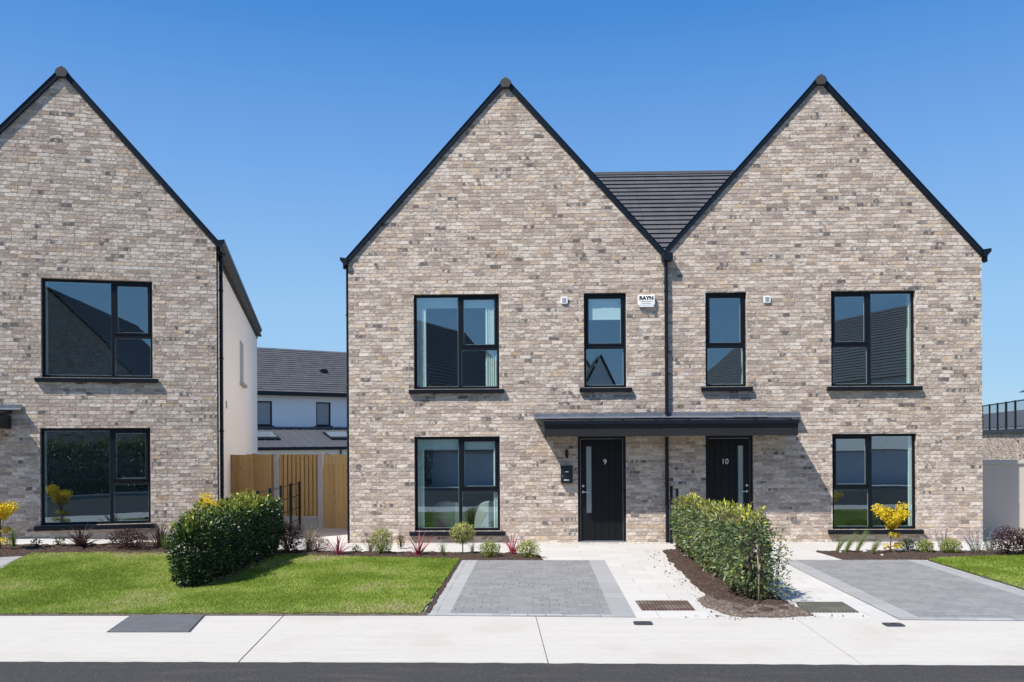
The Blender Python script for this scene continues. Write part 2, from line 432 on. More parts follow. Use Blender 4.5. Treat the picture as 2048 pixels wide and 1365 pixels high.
def make_cover(name, a, b, sx, sy, rust):
    k = NT(name); v = k.coords(); sp = k.n('ShaderNodeSeparateXYZ'); k.l(v, sp.inputs[0])
    fx = k.math('ABSOLUTE', k.math('SUBTRACT', k.math('FRACT', k.math('DIVIDE', sp.outputs[0], sx)), .5))
    fy = k.math('ABSOLUTE', k.math('SUBTRACT', k.math('FRACT', k.math('DIVIDE', sp.outputs[1], sy)), .5))
    grid = k.math('MULTIPLY', k.sstep(fx, .08, .16), k.sstep(fy, .08, .16))
    n = k.noise(v, 4., 5.)
    c = k.mix(n, a, b)
    c = k.mix(k.math('MULTIPLY', k.sstep(k.noise(v, 3., 4.), .48, .62), .6), c, rust)
    c = k.mix(grid, [x*.4 for x in a], c)
    k.principled(c, .6, .3, k.bump(grid, .8, .006), .4); return k.m
M['cover_grey'] = make_cover('grey_chequer_cover', (.15, .155, .16), (.30, .305, .31), .03, .03, (.21, .185, .16))
M['cover_rust'] = make_cover('rusty_cover', (.13, .082, .060), (.23, .155, .12), .045, .045, (.36, .30, .26))
M['cover_olive'] = make_cover('weathered_cover', (.13, .12, .095), (.22, .205, .16), .045, .045, (.28, .26, .21))
M['cover_small'] = plain('small_iron_cover', (.055, .06, .07), .6, .3, .25, 14., .6)

def make_leaf(name, stops, rough=.45, transl=.3, spec=.5):
    k = NT(name); at = k.n('ShaderNodeAttribute', attribute_name='tone')
    c = k.ramp(at.outputs['Fac'], stops)
    p = k.n('ShaderNodeBsdfPrincipled'); k.l(c, p.inputs['Base Color']); p.inputs['Roughness'].default_value = rough
    p.inputs['Specular IOR Level'].default_value = spec
    t = k.n('ShaderNodeBsdfTranslucent'); k.l(c, t.inputs[0])
    mx = k.n('ShaderNodeMixShader'); mx.inputs[0].default_value = transl
    k.l(p.outputs[0], mx.inputs[1]); k.l(t.outputs[0], mx.inputs[2]); k.l(mx.outputs[0], k.out.inputs[0]); return k.m
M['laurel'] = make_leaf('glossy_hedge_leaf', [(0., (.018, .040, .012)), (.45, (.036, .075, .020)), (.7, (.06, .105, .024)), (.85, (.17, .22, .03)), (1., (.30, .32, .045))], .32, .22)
M['laurel_dry'] = make_leaf('dull_hedge_leaf', [(0., (.045, .080, .036)), (.4, (.12, .168, .066)), (.66, (.18, .22, .07)), (.74, (.24, .17, .09)), (.82, (.28, .33, .04)), (1., (.48, .46, .04))], .42, .25)
M['yellow_leaf'] = make_leaf('golden_maple_leaf', [(0., (.50, .37, .012)), (.5, (.78, .60, .02)), (.9, (.86, .70, .05)), (1., (.72, .36, .03))], .55, .4)
M['lime_leaf'] = make_leaf('lime_leaf', [(0., (.12, .17, .025)), (.5, (.27, .33, .05)), (1., (.48, .47, .11))], .5, .35)
M['varieg_leaf'] = make_leaf('variegated_leaf', [(0., (.095, .13, .030)), (.4, (.24, .27, .065)), (.7, (.44, .43, .11)), (1., (.64, .60, .24))], .45, .3)
M['purple_leaf'] = make_leaf('dark_purple_leaf', [(0., (.022, .010, .014)), (.5, (.06, .025, .030)), (.85, (.11, .055, .055)), (1., (.16, .12, .10))], .45, .2)
M['bronze_leaf'] = make_leaf('bronze_blade', [(0., (.035, .022, .018)), (.5, (.085, .052, .044)), (1., (.19, .125, .11))], .4, .2)
M['red_leaf'] = make_leaf('red_blade', [(0., (.15, .018, .026)), (.5, (.36, .05, .07)), (1., (.55, .17, .19))], .4, .3)
M['grass_leaf'] = make_leaf('green_blade', [(0., (.05, .10, .018)), (.5, (.12, .19, .04)), (1., (.24, .30, .10))], .5, .35)
M['carex_leaf'] = make_leaf('tan_blade', [(0., (.075, .055, .022)), (.5, (.17, .125, .05)), (1., (.30, .22, .11))], .5, .3)
M['dark_leaf'] = make_leaf('dark_green_leaf', [(0., (.015, .035, .012)), (.6, (.045, .085, .025)), (1., (.13, .18, .05))], .4, .25)
M['sage_leaf'] = make_leaf('grey_green_leaf', [(0., (.09, .12, .07)), (.6, (.18, .22, .13)), (1., (.30, .33, .22))], .6, .3)
M['flower'] = make_leaf('lilac_flower', [(0., (.16, .12, .28)), (.6, (.30, .25, .46)), (1., (.46, .41, .60))], .6, .3)
M['turf'] = make_leaf('turf_blade', [(0., (.18, .26, .022)), (.4, (.30, .395, .055)), (.7, (.40, .455, .10)), (.86, (.50, .49, .17)), (1., (.52, .44, .24))], .55, .35, .25)
M['stem'] = plain('brown_stem', (.085, .058, .040), .85, 0., .3, 30., .4)
M['pale_stem'] = plain('pale_stem', (.26, .20, .14), .8, 0., .25, 20., .4)

# ------------------------------------------------------------------ world, sun, camera
sun_dir = Vector((-.90, -.80, 1.57)).normalized()       # towards the sun
elev = math.asin(sun_dir.z); azim = math.atan2(sun_dir.x, sun_dir.y)
w = bpy.data.worlds.new("World"); scene.world = w; w.use_nodes = True
nt = w.node_tree; bg = nt.nodes['Background']
sky = nt.nodes.new('ShaderNodeTexSky'); sky.sky_type = 'NISHITA'; sky.sun_disc = False
sky.sun_elevation = elev; sky.sun_rotation = azim % (2*math.pi)
sky.air_density = 1.0; sky.dust_density = .3; sky.ozone_density = 2.2; sky.altitude = 50
tcw = nt.nodes.new('ShaderNodeTexCoord'); spw = nt.nodes.new('ShaderNodeSeparateXYZ'); cbw = nt.nodes.new('ShaderNodeCombineXYZ')
mxw = nt.nodes.new('ShaderNodeMath'); mxw.operation = 'MULTIPLY_ADD'; mxw.inputs[1].default_value = 1.1; mxw.inputs[2].default_value = .02
nt.links.new(tcw.outputs['Generated'], spw.inputs[0]); nt.links.new(spw.outputs[0], cbw.inputs[0]); nt.links.new(spw.outputs[1], cbw.inputs[1])
nt.links.new(spw.outputs[2], mxw.inputs[0]); nt.links.new(mxw.outputs[0], cbw.inputs[2]); nt.links.new(cbw.outputs[0], sky.inputs[0])
sh_n = nt.nodes.new('ShaderNodeSeparateColor'); sh_n.mode = 'HSV'; ch_n = nt.nodes.new('ShaderNodeCombineColor'); ch_n.mode = 'HSV'
def wm(op, a, b, c=0.):
    nd = nt.nodes.new('ShaderNodeMath'); nd.operation = op
    for sk, v in zip(nd.inputs, (a, b, c)):
        if isinstance(v, bpy.types.NodeSocket): nt.links.new(v, sk)
        else: sk.default_value = v
    return nd.outputs[0]
nt.links.new(sky.outputs[0], sh_n.inputs[0]); nt.links.new(sh_n.outputs[0], ch_n.inputs[0])
nt.links.new(wm('SUBTRACT', 1., wm('POWER', wm('SUBTRACT', 1., sh_n.outputs[1]), 1.75)), ch_n.inputs[1])
nt.links.new(wm('MULTIPLY', wm('POWER', sh_n.outputs[2], .52), 2.), ch_n.inputs[2])
# clear-day gradient by height above the horizon, laid over the physical sky
rp = nt.nodes.new('ShaderNodeValToRGB'); els = rp.color_ramp.elements
stops = [(0., (.225, .345, .478)), (.146, (.190, .325, .488)), (.286, (.110, .235, .462)), (.44, (.034, .142, .378)), (1., (.020, .085, .270))]
while len(els) < len(stops): els.new(.5)
for e_, (p_, c_) in zip(els, stops): e_.position = p_; e_.color = (*c_, 1.)
nt.links.new(spw.outputs[2], rp.inputs[0])
sc_n = nt.nodes.new('ShaderNodeVectorMath'); sc_n.operation = 'SCALE'; sc_n.inputs['Scale'].default_value = 10.; nt.links.new(rp.outputs[0], sc_n.inputs[0])
mx_n = nt.nodes.new('ShaderNodeMix'); mx_n.data_type = 'RGBA'; mx_n.inputs[0].default_value = .82
nt.links.new(ch_n.outputs[0], mx_n.inputs[6]); nt.links.new(sc_n.outputs[0], mx_n.inputs[7])
nt.links.new(mx_n.outputs[2], bg.inputs[0]); bg.inputs[1].default_value = .10
sl = bpy.data.lights.new('sun', 'SUN'); sl.energy = 3.9; sl.angle = R(.53); sl.color = (1., .972, .925)
so = link(bpy.data.objects.new('sun', sl)); so.rotation_euler = sun_dir.to_track_quat('Z', 'Y').to_euler(); so.location = sun_dir * 60
scene.view_settings.view_transform = 'Standard'; scene.view_settings.look = 'None'
scene.view_settings.exposure = .85; scene.view_settings.gamma = 1.

cam = bpy.data.cameras.new('camera'); co = link(bpy.data.objects.new('camera', cam))
cam.sensor_width = 36.; cam.lens = FPX / 2048 * 36.; cam.shift_y = (CYP - 682.5) / 2048; cam.clip_end = 2000.; cam.clip_start = .1
co.matrix_world = Matrix.Translation((CAMX, -CAMD, CAMH)) @ Matrix.Rotation(PSI, 4, 'Z') @ Matrix.Rotation(R(90), 4, 'X') @ Matrix.Rotation(-ROLL, 4, 'Z')
scene.camera = co
scene.cycles.use_denoising = True
scene.cycles.max_bounces = 10; scene.cycles.diffuse_bounces = 6; scene.cycles.transparent_max_bounces = 12
scene.cycles.caustics_reflective = False; scene.cycles.caustics_refractive = False

# ------------------------------------------------------------------ house pieces (local: x along the front, y into the house, z up)
def lay_bricks(house, W, ax, az, k, holes, zb, seed, recess=.0065):
    """the front leaf, brick by brick: tumbled stretchers with a recessed joint, cut round the openings and the gable"""
    rg = np.random.default_rng(seed); BH, BW, J = .0738, .225, .0105
    V = []; Fq = []; A = []
    def brick(x0, x1, z0, z1):
        if x1 - x0 < .025 or z1 - z0 < .012: return
        n = 5; b = len(V); yo = rg.normal(0, .0012); col = rg.random(3)
        xs = np.linspace(x0, x1, n)
        bw_ = rg.normal(0, .0016, n); tw_ = rg.normal(0, .0016, n)
        bw_[0] += .003; bw_[-1] += .003; tw_[0] -= .003; tw_[-1] -= .003
        ex0, ex1 = rg.normal(0, .0014, 2), rg.normal(0, .0014, 2)
        for i, x in enumerate(xs):
            e0 = (ex0 if i == 0 else ex1 if i == n-1 else (0, 0))
            V.append((x + e0[0], yo + rg.normal(0, .0010), z0 + bw_[i])); V.append((x + e0[1], yo + rg.normal(0, .0010), z1 + tw_[i]))
            V.append((x, recess + .004, z0 + bw_[i])); V.append((x, recess + .004, z1 + tw_[i]))
        for i in range(n-1):
            p, q = b + 4*i, b + 4*i + 4
            Fq.extend([(p, q, q+1, p+1), (p+2, q+2, q, p), (p+1, q+1, q+3, p+3)])
        Fq.append((b, b+1, b+3, b+2)); e = b + 4*(n-1); Fq.append((e+1, e, e+2, e+3))
        A.extend([(*col, 1.)]*(4*n))
    def cut(x0, x1, z0, z1):
        segs = [(x0, x1, z0, z1)]
        for ha, hb, hc, hd in holes:
            ha, hb, hc, hd = ha - .003, hb + .003, hc - .003, hd + .003; out = []
            for a, b_, c, d in segs:
                if b_ <= ha or a >= hb or d <= hc or c >= hd: out.append((a, b_, c, d)); continue
                if a < ha: out.append((a, ha, c, d))
                if b_ > hb: out.append((hb, b_, c, d))
                m0, m1 = max(a, ha), min(b_, hb)
                if c < hc: out.append((m0, m1, c, hc))
                if d > hd: out.append((m0, m1, hd, d))
            segs = out
        for sg in segs: brick(*sg)
    row = 0; z = zb
    while z < az - .12:
        z0, z1 = z + J/2, z + BH - J/2
        zt_ = z1 + .02
        xl = max(.002, ax - (az - .07 - zt_)/k); xr = min(W - .002, ax + (az - .07 - zt_)/k)
        off = (row % 2)*BW*.5 + rg.normal(0, .012); x = -BW + off - BW*.0
        while x < xr:
            w_ = BW + rg.normal(0, .004)
            if rg.random() < .03: w_ = BW*.5
            a, b_ = max(x + J/2, xl), min(x + w_ - J/2, xr)
            if b_ > a: cut(a, b_, z0, z1)
            x += w_
        row += 1; z += BH
    me = bpy.data.meshes.new('brick_face'); me.from_pydata(V, [], Fq)
    at = me.attributes.new('brick', 'FLOAT_COLOR', 'POINT'); at.data.foreach_set('color', np.array(A, np.float32).ravel())
    me.materials.append(M['laid_brick']); me.update()
    return me
def wall_with_holes(xs0, xs1, z0, zt, holes, y0, y1, mb, top=None, mi=0):
    xs = sorted({xs0, xs1, *[h[0] for h in holes], *[h[1] for h in holes]})
    zs = sorted({z0, zt, *[h[2] for h in holes], *[h[3] for h in holes]})
    for i in range(len(xs) - 1):
        for j in range(len(zs) - 1):
            xa, xb, za, zb = xs[i], xs[i+1], zs[j], zs[j+1]
            cx, cz = (xa+xb)/2, (za+zb)/2
            if any(h[0] < cx < h[1] and h[2] < cz < h[3] for h in holes): continue
            mb.quad((xa, y0, za), (xb, y0, za), (xb, y0, zb), (xa, y0, zb), mi)
            mb.quad((xb, y1, za), (xa, y1, za), (xa, y1, zb), (xb, y1, zb))
    for a, b, c, d in holes:
        mb.quad((a, y0, c), (a, y0, d), (a, y1, d), (a, y1, c)); mb.quad((b, y0, d), (b, y0, c), (b, y1, c), (b, y1, d))
        mb.quad((a, y0, d), (b, y0, d), (b, y1, d), (a, y1, d)); mb.quad((b, y0, c), (a, y0, c), (a, y1, c), (b, y1, c))
    if top:
        n = len(top)
        mb.add([(x, y0, z) for x, z in top], [tuple(range(n))], mi); mb.add([(x, y1, z) for x, z in top], [tuple(range(n))[::-1]])

def frame_rect(mb, a, b, c, d, t, y0, y1):
    mb.box(a, a+t, y0, y1, c, d); mb.box(b-t, b, y0, y1, c, d)
    mb.box(a+t, b-t, y0, y1, c, c+t); mb.box(a+t, b-t, y0, y1, d-t, d)

def pleats(mb, x0, x1, y, z0, z1, n=8, amp=.03):
    pts = []
    m = n * 6
    for i in range(m + 1):
        t = i / m; pts.append((x0 + (x1-x0)*t, y + amp*math.sin(t*n*2*math.pi) + amp*.35*math.sin(t*n*4.7+1)))
    for i in range(m):
        (xa, ya), (xb, yb) = pts[i], pts[i+1]
        mb.quad((xa, ya, z0), (xb, yb, z0), (xb, yb, z1), (xa, ya, z1))

def window(house, a, b, c, d, layout, blind=0., curt=(0., 0.), ry=.085, sill=True):
    """layout 'L': wide pane left, sash column right; 'R': mirrored; 'N': one column"""
    y0, y1 = ry, ry + .055
    t = .048
    mb = MB(); frame_rect(mb, a+.004, b-.004, c+.004, d-.004, t, y0, y1)
    ai, bi, ci, di = a+t+.004, b-t-.004, c+t+.004, d-t-.004
    wm = .066
    tz = d - (d - c)*.571
    W_ = b - a
    if layout == 'L': mx = a + W_*(.535 if W_ < 1.9 else .632); mb.box(mx-wm/2, mx+wm/2, y0-.003, y1, ci, di); ca, cb = mx+wm/2, bi
    elif layout == 'R': mx = b - W_*.535; mb.box(mx-wm/2, mx+wm/2, y0-.003, y1, ci, di); ca, cb = ai, mx-wm/2
    else: ca, cb = ai, bi
    mb.box(ca, cb, y0-.002, y1, tz-.033, tz+.033)
    win = mb.build('window', M['frame'], house)
    s = MB(); frame_rect(s, ca+.004, cb-.004, tz+.037, di-.004, .045, y0-.012, y1-.012); s.build('sash', M['frame'], win, bevel=.004)
    panes = [(ca+.049, cb-.049, tz+.082, di-.049), (ca, cb, ci, tz-.033)]
    if layout == 'L': panes.append((ai, mx-wm/2, ci, di))
    if layout == 'R': panes.append((mx+wm/2, bi, ci, di))
    sp = MB()
    for i, (p, q, r_, s_) in enumerate(panes):
        g = MB(); yy = y0 + .022
        # a pane is never perfectly flat: a slightly tilted sheet
        tx, tz_ = random.uniform(-.0022, .0022), random.uniform(-.0022, .0022)
        g.quad((p, yy+tx, r_), (q, yy-tx, r_), (q, yy-tx+tz_, s_), (p, yy+tx+tz_, s_)); g.build('pane', M['glass'], win, fix=False)
        frame_rect(sp, p-.002, q+.002, r_-.002, s_+.002, .011, yy+.012, yy+.026)
    sp.build('spacer', M['spacer'], win)
    ln = MB(); yl0, yl1 = y1 + .002, .40
    e = .004
    ln.box(a+e, a+e+.014, yl0, yl1, c+e, d-e); ln.box(b-e-.014, b-e, yl0, yl1, c+e, d-e)
    ln.box(a+e+.014, b-e-.014, yl0, yl1, d-e-.014, d-e); ln.box(a-.03, b+.03, .347, yl1+.03, c-.03, c+.012); ln.box(a+e+.014, b-e-.014, yl0, .345, c+e, c+e+.012)
    ln.build('window_lining', M['white_board'], win)
    if sill:
        sl_ = MB(); prof = [(-.085, c-.092), (ry, c-.092), (ry, c+.002), (-.085, c-.012)]
        sl_.prism_x(prof, a-.10, b+.10); sl_.build('sill', M['frame'], win, bevel=.005)
    if blind:
        bl = MB(); bl.box(a+.03, b-.03, y1+.010, y1+.014, d-.05-blind, d-.022); bl.box(a+.03, b-.03, y1+.004, y1+.018, d-.068-blind, d-.05-blind)
        bl.build('roller_blind', M['blind'], win)
    for side, cw in zip((0, 1), curt):
        if not cw: continue
        cm = MB(); x0, x1 = (a+.02, a+.02+cw) if side == 0 else (b-.02-cw, b-.02)
        pleats(cm, x0, x1, y1+.022, c+.02, d-.03, max(3, int(cw/.045)), .016)
        cm.build('curtain', M['curtain'], win, smooth=True, fix=False)
    return win

def roof_courses(mb, fn, length, g, u0, u1, th=.028):
    """saw-tooth tile courses: fn(s, n, u) -> point; s up the slope, n off the slope, u along the course"""
    n = int(length / g); gg = length / n
    for i in range(n):
        s0, s1 = i*gg, (i+1)*gg; sf = s0 - .022; tb = th - .014
        mb.quad(fn(s0, -.004, u0), fn(s0, -.004, u1), fn(s0, tb, u1), fn(s0, tb, u0))
        mb.quad(fn(s0, tb, u0), fn(s0, tb, u1), fn(sf, tb, u1), fn(sf, tb, u0))
        mb.quad(fn(sf, tb, u0), fn(sf, tb, u1), fn(sf, th, u1), fn(sf, th, u0))
        mb.quad(fn(sf, th, u0), fn(sf, th, u1), fn(s1, .002, u1), fn(s1, .002, u0))
        for u in (u0, u1): mb.add([fn(s0, -.004, u), fn(s0, tb, u), fn(sf, tb, u), fn(sf, th, u), fn(s1, .002, u)], [(0, 1, 2, 3, 4)])
    mb.quad(fn(0, -.02, u0), fn(0, -.02, u1), fn(length, -.02, u1), fn(length, -.02, u0))

def gable_roof(house, W, ax, az, k, depth, xl, xr, y0=-.035):
    mb = MB(); L_ = math.hypot(1, k)
    for sgn, xe in ((-1, xl), (1, xr)):
        run = abs(xe - ax); nx, nz = sgn*k/L_, 1/L_
        def fn(s, n, u, sgn=sgn, xe=xe, nx=nx, nz=nz):
            x = xe - sgn*s/L_; z = az - k*abs(xe-ax) + s*k/L_ - .035
            return (x + nx*n, u, z + nz*n)
        roof_courses(mb, fn, run*L_, .3, y0, depth)
    return mb.build('roof', M['tile_y'], house)

def verge(house, ax, az, k, xl, xr, y0=-.045, y1=.12, th=.088):
    """metal edge strip that follows the gable, its outer line on the roof line"""
    dz = th * math.hypot(1, k)
    v = MB()
    zl, zr = az - k*(ax-xl), az - k*(xr-ax)
    v.prism_y([(ax, az-dz), (ax, az), (xl, zl), (xl, zl-dz)], y0, y1)
    v.prism_y([(xr, zr-dz), (xr, zr), (ax, az), (ax, az-dz)], y0, y1)
    o = v.build('verge_trim', M['verge'], house, bevel=.006)
    lip = MB(); q = .02
    lip.prism_y([(ax, az+.002), (ax, az+q), (xl, zl+q), (xl, zl+.002)], y0-.012, y1)
    lip.prism_y([(xr, zr+.002), (xr, zr+q), (ax, az+q), (ax, az+.002)], y0-.012, y1)
    lip.build('verge_lip', M['verge'], o)
    c = MB(); c.prism_y([(ax-.075, az-.205), (ax+.075, az-.205), (ax+.12, az-.10), (ax+.08, az-.04), (ax, az+.008), (ax-.08, az-.04), (ax-.12, az-.10)], y0-.05, y1+.2)
    c.build('ridge_cap', M['ridge'], house, bevel=.008)
    return o

def house_shell(house, W, ax, az, k, depth, holes, side_mat):
    zt = min(az - k*ax, az - k*(W-ax)) - .25
    off = .06
    top = [(0, zt), (W, zt), (W, az-k*(W-ax)-off), (ax, az-off), (0, az-k*ax-off)]
    mb = MB(); wall_with_holes(0, W, -.35, zt, holes, .0065, .34, mb, top, 1)
    fw_ = mb.build('front_wall', [M['brick'], M['mortar']], house, fix=False)
    bme = lay_bricks(house, W, ax, az, k, holes, -.15, int(W*100))
    # one part: the bricks and the mortar behind them are joined into the same mesh
    bm = bmesh.new(); bm.from_mesh(bme); cl = bm.verts.layers.float_color.get('brick')
    n0 = len(bm.faces); bm.from_mesh(fw_.data); bm.faces.ensure_lookup_table()
    for i, f in enumerate(bm.faces): f.material_index = 2 if i < n0 else f.material_index
    me = fw_.data; bm.to_mesh(me); bm.free(); me.materials.append(M['laid_brick']); bpy.data.meshes.remove(bme)
    for nm, x0, x1, e in (('side_wall', 0.004, .30, az-k*ax-.16), ('side_wall', W-.30, W-.004, az-k*(W-ax)-.16)):
        s = MB(); s.box(x0, x1, .343, depth, -.35, e); s.build(nm, side_mat, house)
    r = MB(); r.prism_y([(.31, -.35), (W-.31, -.35), (W-.31, zt), (ax, az-.3), (.31, zt)], depth-.3, depth-.01); r.build('rear_wall', side_mat, house)
    inn = MB()
    inn.box(.305, W-.305, 4.3, 4.4, .05, zt-.05)                     # partition behind the front rooms
    inn.box(.305, W-.305, .345, depth-.31, 2.58, 2.86)               # upper floor
    inn.box(.305, W-.305, .345, depth-.31, zt-.36, zt-.30)           # ceiling
    inn.build('interior_wall', M['plaster'], house)
    fl = MB(); fl.box(.305, W-.305, .345, depth-.31, -.2, .02); fl.build('interior_floor', M['floor_in'], house)

def gutter(house, x, y0, y1, z, side):
    mb = MB()
    if side > 0: prof = [(x, z-.15), (x+.06, z-.16), (x+.15, z-.06), (x+.15, z), (x+.135, z), (x, z-.02)]
    else: prof = [(x-.15, z-.06), (x-.06, z-.16), (x, z-.15), (x, z-.02), (x-.135, z), (x-.15, z)]
    mb.prism_y(prof, y0, y1); return mb.build('gutter', M['verge'], house)

def downpipe(house, x, y, z0, z1, r=.036, clips=()):
    mb = MB(); mb.tube([(x, y, z0), (x, y, z1)], r, 12)
    for z in clips: mb.tube([(x, y, z-.02), (x, y, z+.02)], r+.009, 12); mb.box(x-.012, x+.012, y, y+.06, z-.015, z+.015)
    return mb.build('downpipe', M['verge'], house, smooth=False)

def text(name, body, size, loc, mat, parent, bold=0., align='CENTER'):
    cu = bpy.data.curves.new(name, 'FONT'); cu.body = body; cu.size = size; cu.extrude = .003; cu.offset = bold; cu.align_x = align
    cu.materials.append(mat)
    tmp = bpy.data.objects.new('lettering_curve', cu); COL.objects.link(tmp); bpy.context.view_layer.update()
    me = bpy.data.meshes.new_from_object(tmp.evaluated_get(bpy.context.evaluated_depsgraph_get())); bpy.data.objects.remove(tmp); bpy.data.curves.remove(cu)
    me.name = name
    o = link(bpy.data.objects.new(name, me), parent); o.location = loc; o.rotation_euler = (R(90), 0, 0); return o

def front_door(house, a, b, z0, z1, num, glass_left):
    ft = .055
    lf = MB(); y = .10
    la, lb, lz0, lz1 = a+ft+.006, b-ft-.006, z0+.035, z1-ft-.006
    ga, gb = (la+.115, la+.225) if glass_left else (lb-.225, lb-.115)
    gz0, gz1 = lz0+.56, lz1-.15
    # leaf built of stiles and boards with V-grooves between, leaving the slot for the glazed strip
    edges = [la]
    x = la
    board = (lb - la) / 6.
    cuts = sorted({la, lb, ga, gb, *[la + board*i for i in range(1, 6) if not (ga - .05 < la + board*i < gb + .05)]})
    for i in range(len(cuts) - 1):
        p, q = cuts[i], cuts[i+1]
        g0 = .004 if p not in (la, ga, gb) else 0.; g1 = .004 if q not in (lb, ga, gb) else 0.
        if p >= ga - 1e-6 and q <= gb + 1e-6:
            lf.box(p, q, y, y+.05, lz0, gz0); lf.box(p, q, y, y+.05, gz1, lz1)
        else: lf.box(p+g0, q-g1, y, y+.05, lz0, lz1)
    lf.box(la+.01, ga-.002, y+.01, y+.04, lz0+.01, lz1-.01); lf.box(gb+.002, lb-.01, y+.01, y+.04, lz0+.01, lz1-.01)
    door = lf.build('door', M['door'], house)
    fr = MB(); fr.box(a+.003, a+ft, .06, .16, z0, z1-.003); fr.box(b-ft, b-.003, .06, .16, z0, z1-.003); fr.box(a+ft, b-ft, .06, .16, z1-ft, z1-.003)
    fr.build('door_frame', M['frame'], door)
    sh = MB(); frame_rect(sh, a+ft+.0005, b-ft-.0005, z0+.03, z1-ft-.0005, .005, .094, .10); sh.build('weather_seal', M['steel'], door)
    gl = MB(); gl.quad((ga, y+.02, gz0), (gb, y+.02, gz0), (gb, y+.02, gz1), (ga, y+.02, gz1)); gl.build('pane', M['frosted'], door, fix=False)
    bd = MB(); frame_rect(bd, ga-.012, gb+.012, gz0-.012, gz1+.012, .012, y-.006, y+.01); bd.build('glazing_bead', M['door'], door)
    th = MB(); th.box(a+.003, b-.003, -.03, .16, z0-.02, z0+.03); th.build('threshold', M['steel'], door)
    hx = la+.05 if glass_left else lb-.05; sg = 1 if glass_left else -1
    hd = MB(); hz = lz0 + 1.0
    hd.tube([(hx, y-.012, hz), (hx, y+.002, hz)], .026, 16); hd.tube([(hx, y-.05, hz), (hx, y, hz)], .011, 10)
    hd.tube([(hx, y-.05, hz), (hx + sg*.12, y-.05, hz)], .010, 10); hd.build('handle', M['steel'], door, smooth=False)
    lk = MB(); lk.tube([(hx, y-.016, hz+.12), (hx, y+.002, hz+.12)], .025, 16); lk.build('lock', M['steel'], door)
    nx = (la+lb)/2 + (.07 if glass_left else -.07)
    if num: text('house_number', num, .152, (nx, y-.002, lz0+1.56), M['sticker'], door, .0)
    return door

def vent(house, x, z, s=.14):
    mb = MB(); mb.rbox(x-s/2, x+s/2, -.035, -.001, z-s/2, z+s/2, .012)
    o = mb.build('wall_vent', M['white_plastic'], house, bevel=.004)
    g = MB()
    for i in range(5): zz = z - .04 + i*.02; g.box(x-.042, x+.042, -.039, -.036, zz-.006, zz+.004)
    g.build('vent_grille', M['ink_grey'], o)

# ------------------------------------------------------------------ house number nine (left half of the pair)
K = 1.11
H9 = empty('brick_house', (-6.5, 0, 0))
tag(H9, 'gabled buff brick house with a 9 on its black front door', 'house', 'gabled buff brick houses')
o9 = [(1.34, 3.09, 3.155, 5.095), (1.34, 3.09, .25, 2.18), (4.82, 5.68, 3.165, 5.09), (4.68, 5.66, .0, 2.175)]
house_shell(H9, 6.5, 3.25, 9.48, K, 12., o9, M['render'])
window(H9, *o9[0], 'L', .20, (.22, .27)); window(H9, *o9[1], 'L', .20, (.16, .12)); window(H9, *o9[2], 'N', .46)
front_door(H9, *o9[3], '9', True)
gable_roof(H9, 6.5, 3.25, 9.48, K, 12., -.08, 6.5)
verge(H9, 3.25, 9.48, K, -.10, 6.47)
gutter(H9, 0., -.10, 12., 9.48-K*3.25-.02, -1)
downpipe(H9, -.035, .10, 0., 5.72, .034, (4.7, 3.2, 1.5))
vent(H9, 4.42, 4.945)
def cross_roof(house, x0, x1):
    mb = MB(); ph = R(40); L_ = 3.5/math.sin(ph)
    def fn(s, n, u): return (u, 6.0 - L_*math.cos(ph) + s*math.cos(ph) - n*math.sin(ph), 9.33 - 3.5 + s*math.sin(ph) + n*math.cos(ph))
    roof_courses(mb, fn, L_, .235, x0, x1, .042)
    def fb(s, n, u): return (u, 6.0 + L_*math.cos(ph) - s*math.cos(ph) + n*math.sin(ph), 9.33 - 3.5 + s*math.sin(ph) + n*math.cos(ph))
    roof_courses(mb, fb, L_, .292, x0, x1, .04)
    o = mb.build('cross_roof', M['tile_x'], house)
    r = MB()
    n = max(1, int(abs(x1-x0)/.45))
    for i in range(n):
        xa = x0 + (x1-x0)*i/n; xb = x0 + (x1-x0)*(i+1)/n
        r.prism_x([(5.86, 9.27), (6., 9.39), (6.14, 9.27)], xa+.003, xb-.003)
    r.build('ridge_tile', M['ridge'], o)
cross_roof(H9, 3.3, 6.5)
# valley hopper and the shared downpipe, on the party line
hp = MB(); hp.rbox(6.385, 6.605, -.20, -.004, 5.70, 5.86, .045); hp.build('hopper', M['verge'], H9, bevel=.006)
downpipe(H9, 6.48, -.075, 2.60, 5.76, .036, (5.1, 3.95)); downpipe(H9, 6.48, -.06, 0., 2.15, .036, (1.2,))

# ------------------------------------------------------------------ house number ten
H10 = empty('brick_house', (0.003, 0, 0))
tag(H10, 'gabled buff brick house with a 10 on its black front door', 'house', 'gabled buff brick houses')
o10 = [(.78, 1.61, 3.165, 5.08), (3.31, 5.0, 3.155, 5.085), (3.32, 5.01, .26, 2.19), (.77, 1.73, .0, 2.175)]
house_shell(H10, 6.32, 3.11, 9.44, K, 12., o10, M['render'])
window(H10, *o10[0], 'N'); window(H10, *o10[1], 'R', 0., (0., .07)); window(H10, *o10[2], 'R', 0., (0., .09))
front_door(H10, *o10[3], '10', False)
gable_roof(H10, 6.32, 3.11, 9.44, K, 12., .03, 6.40)
verge(H10, 3.11, 9.44, K, 0.0, 6.42)
gutter(H10, 6.32, -.10, 12., 9.48-K*3.21-.02, 1)
vent(H10, 2.02, 4.925)
cross_roof(H10, .003, 3.05)

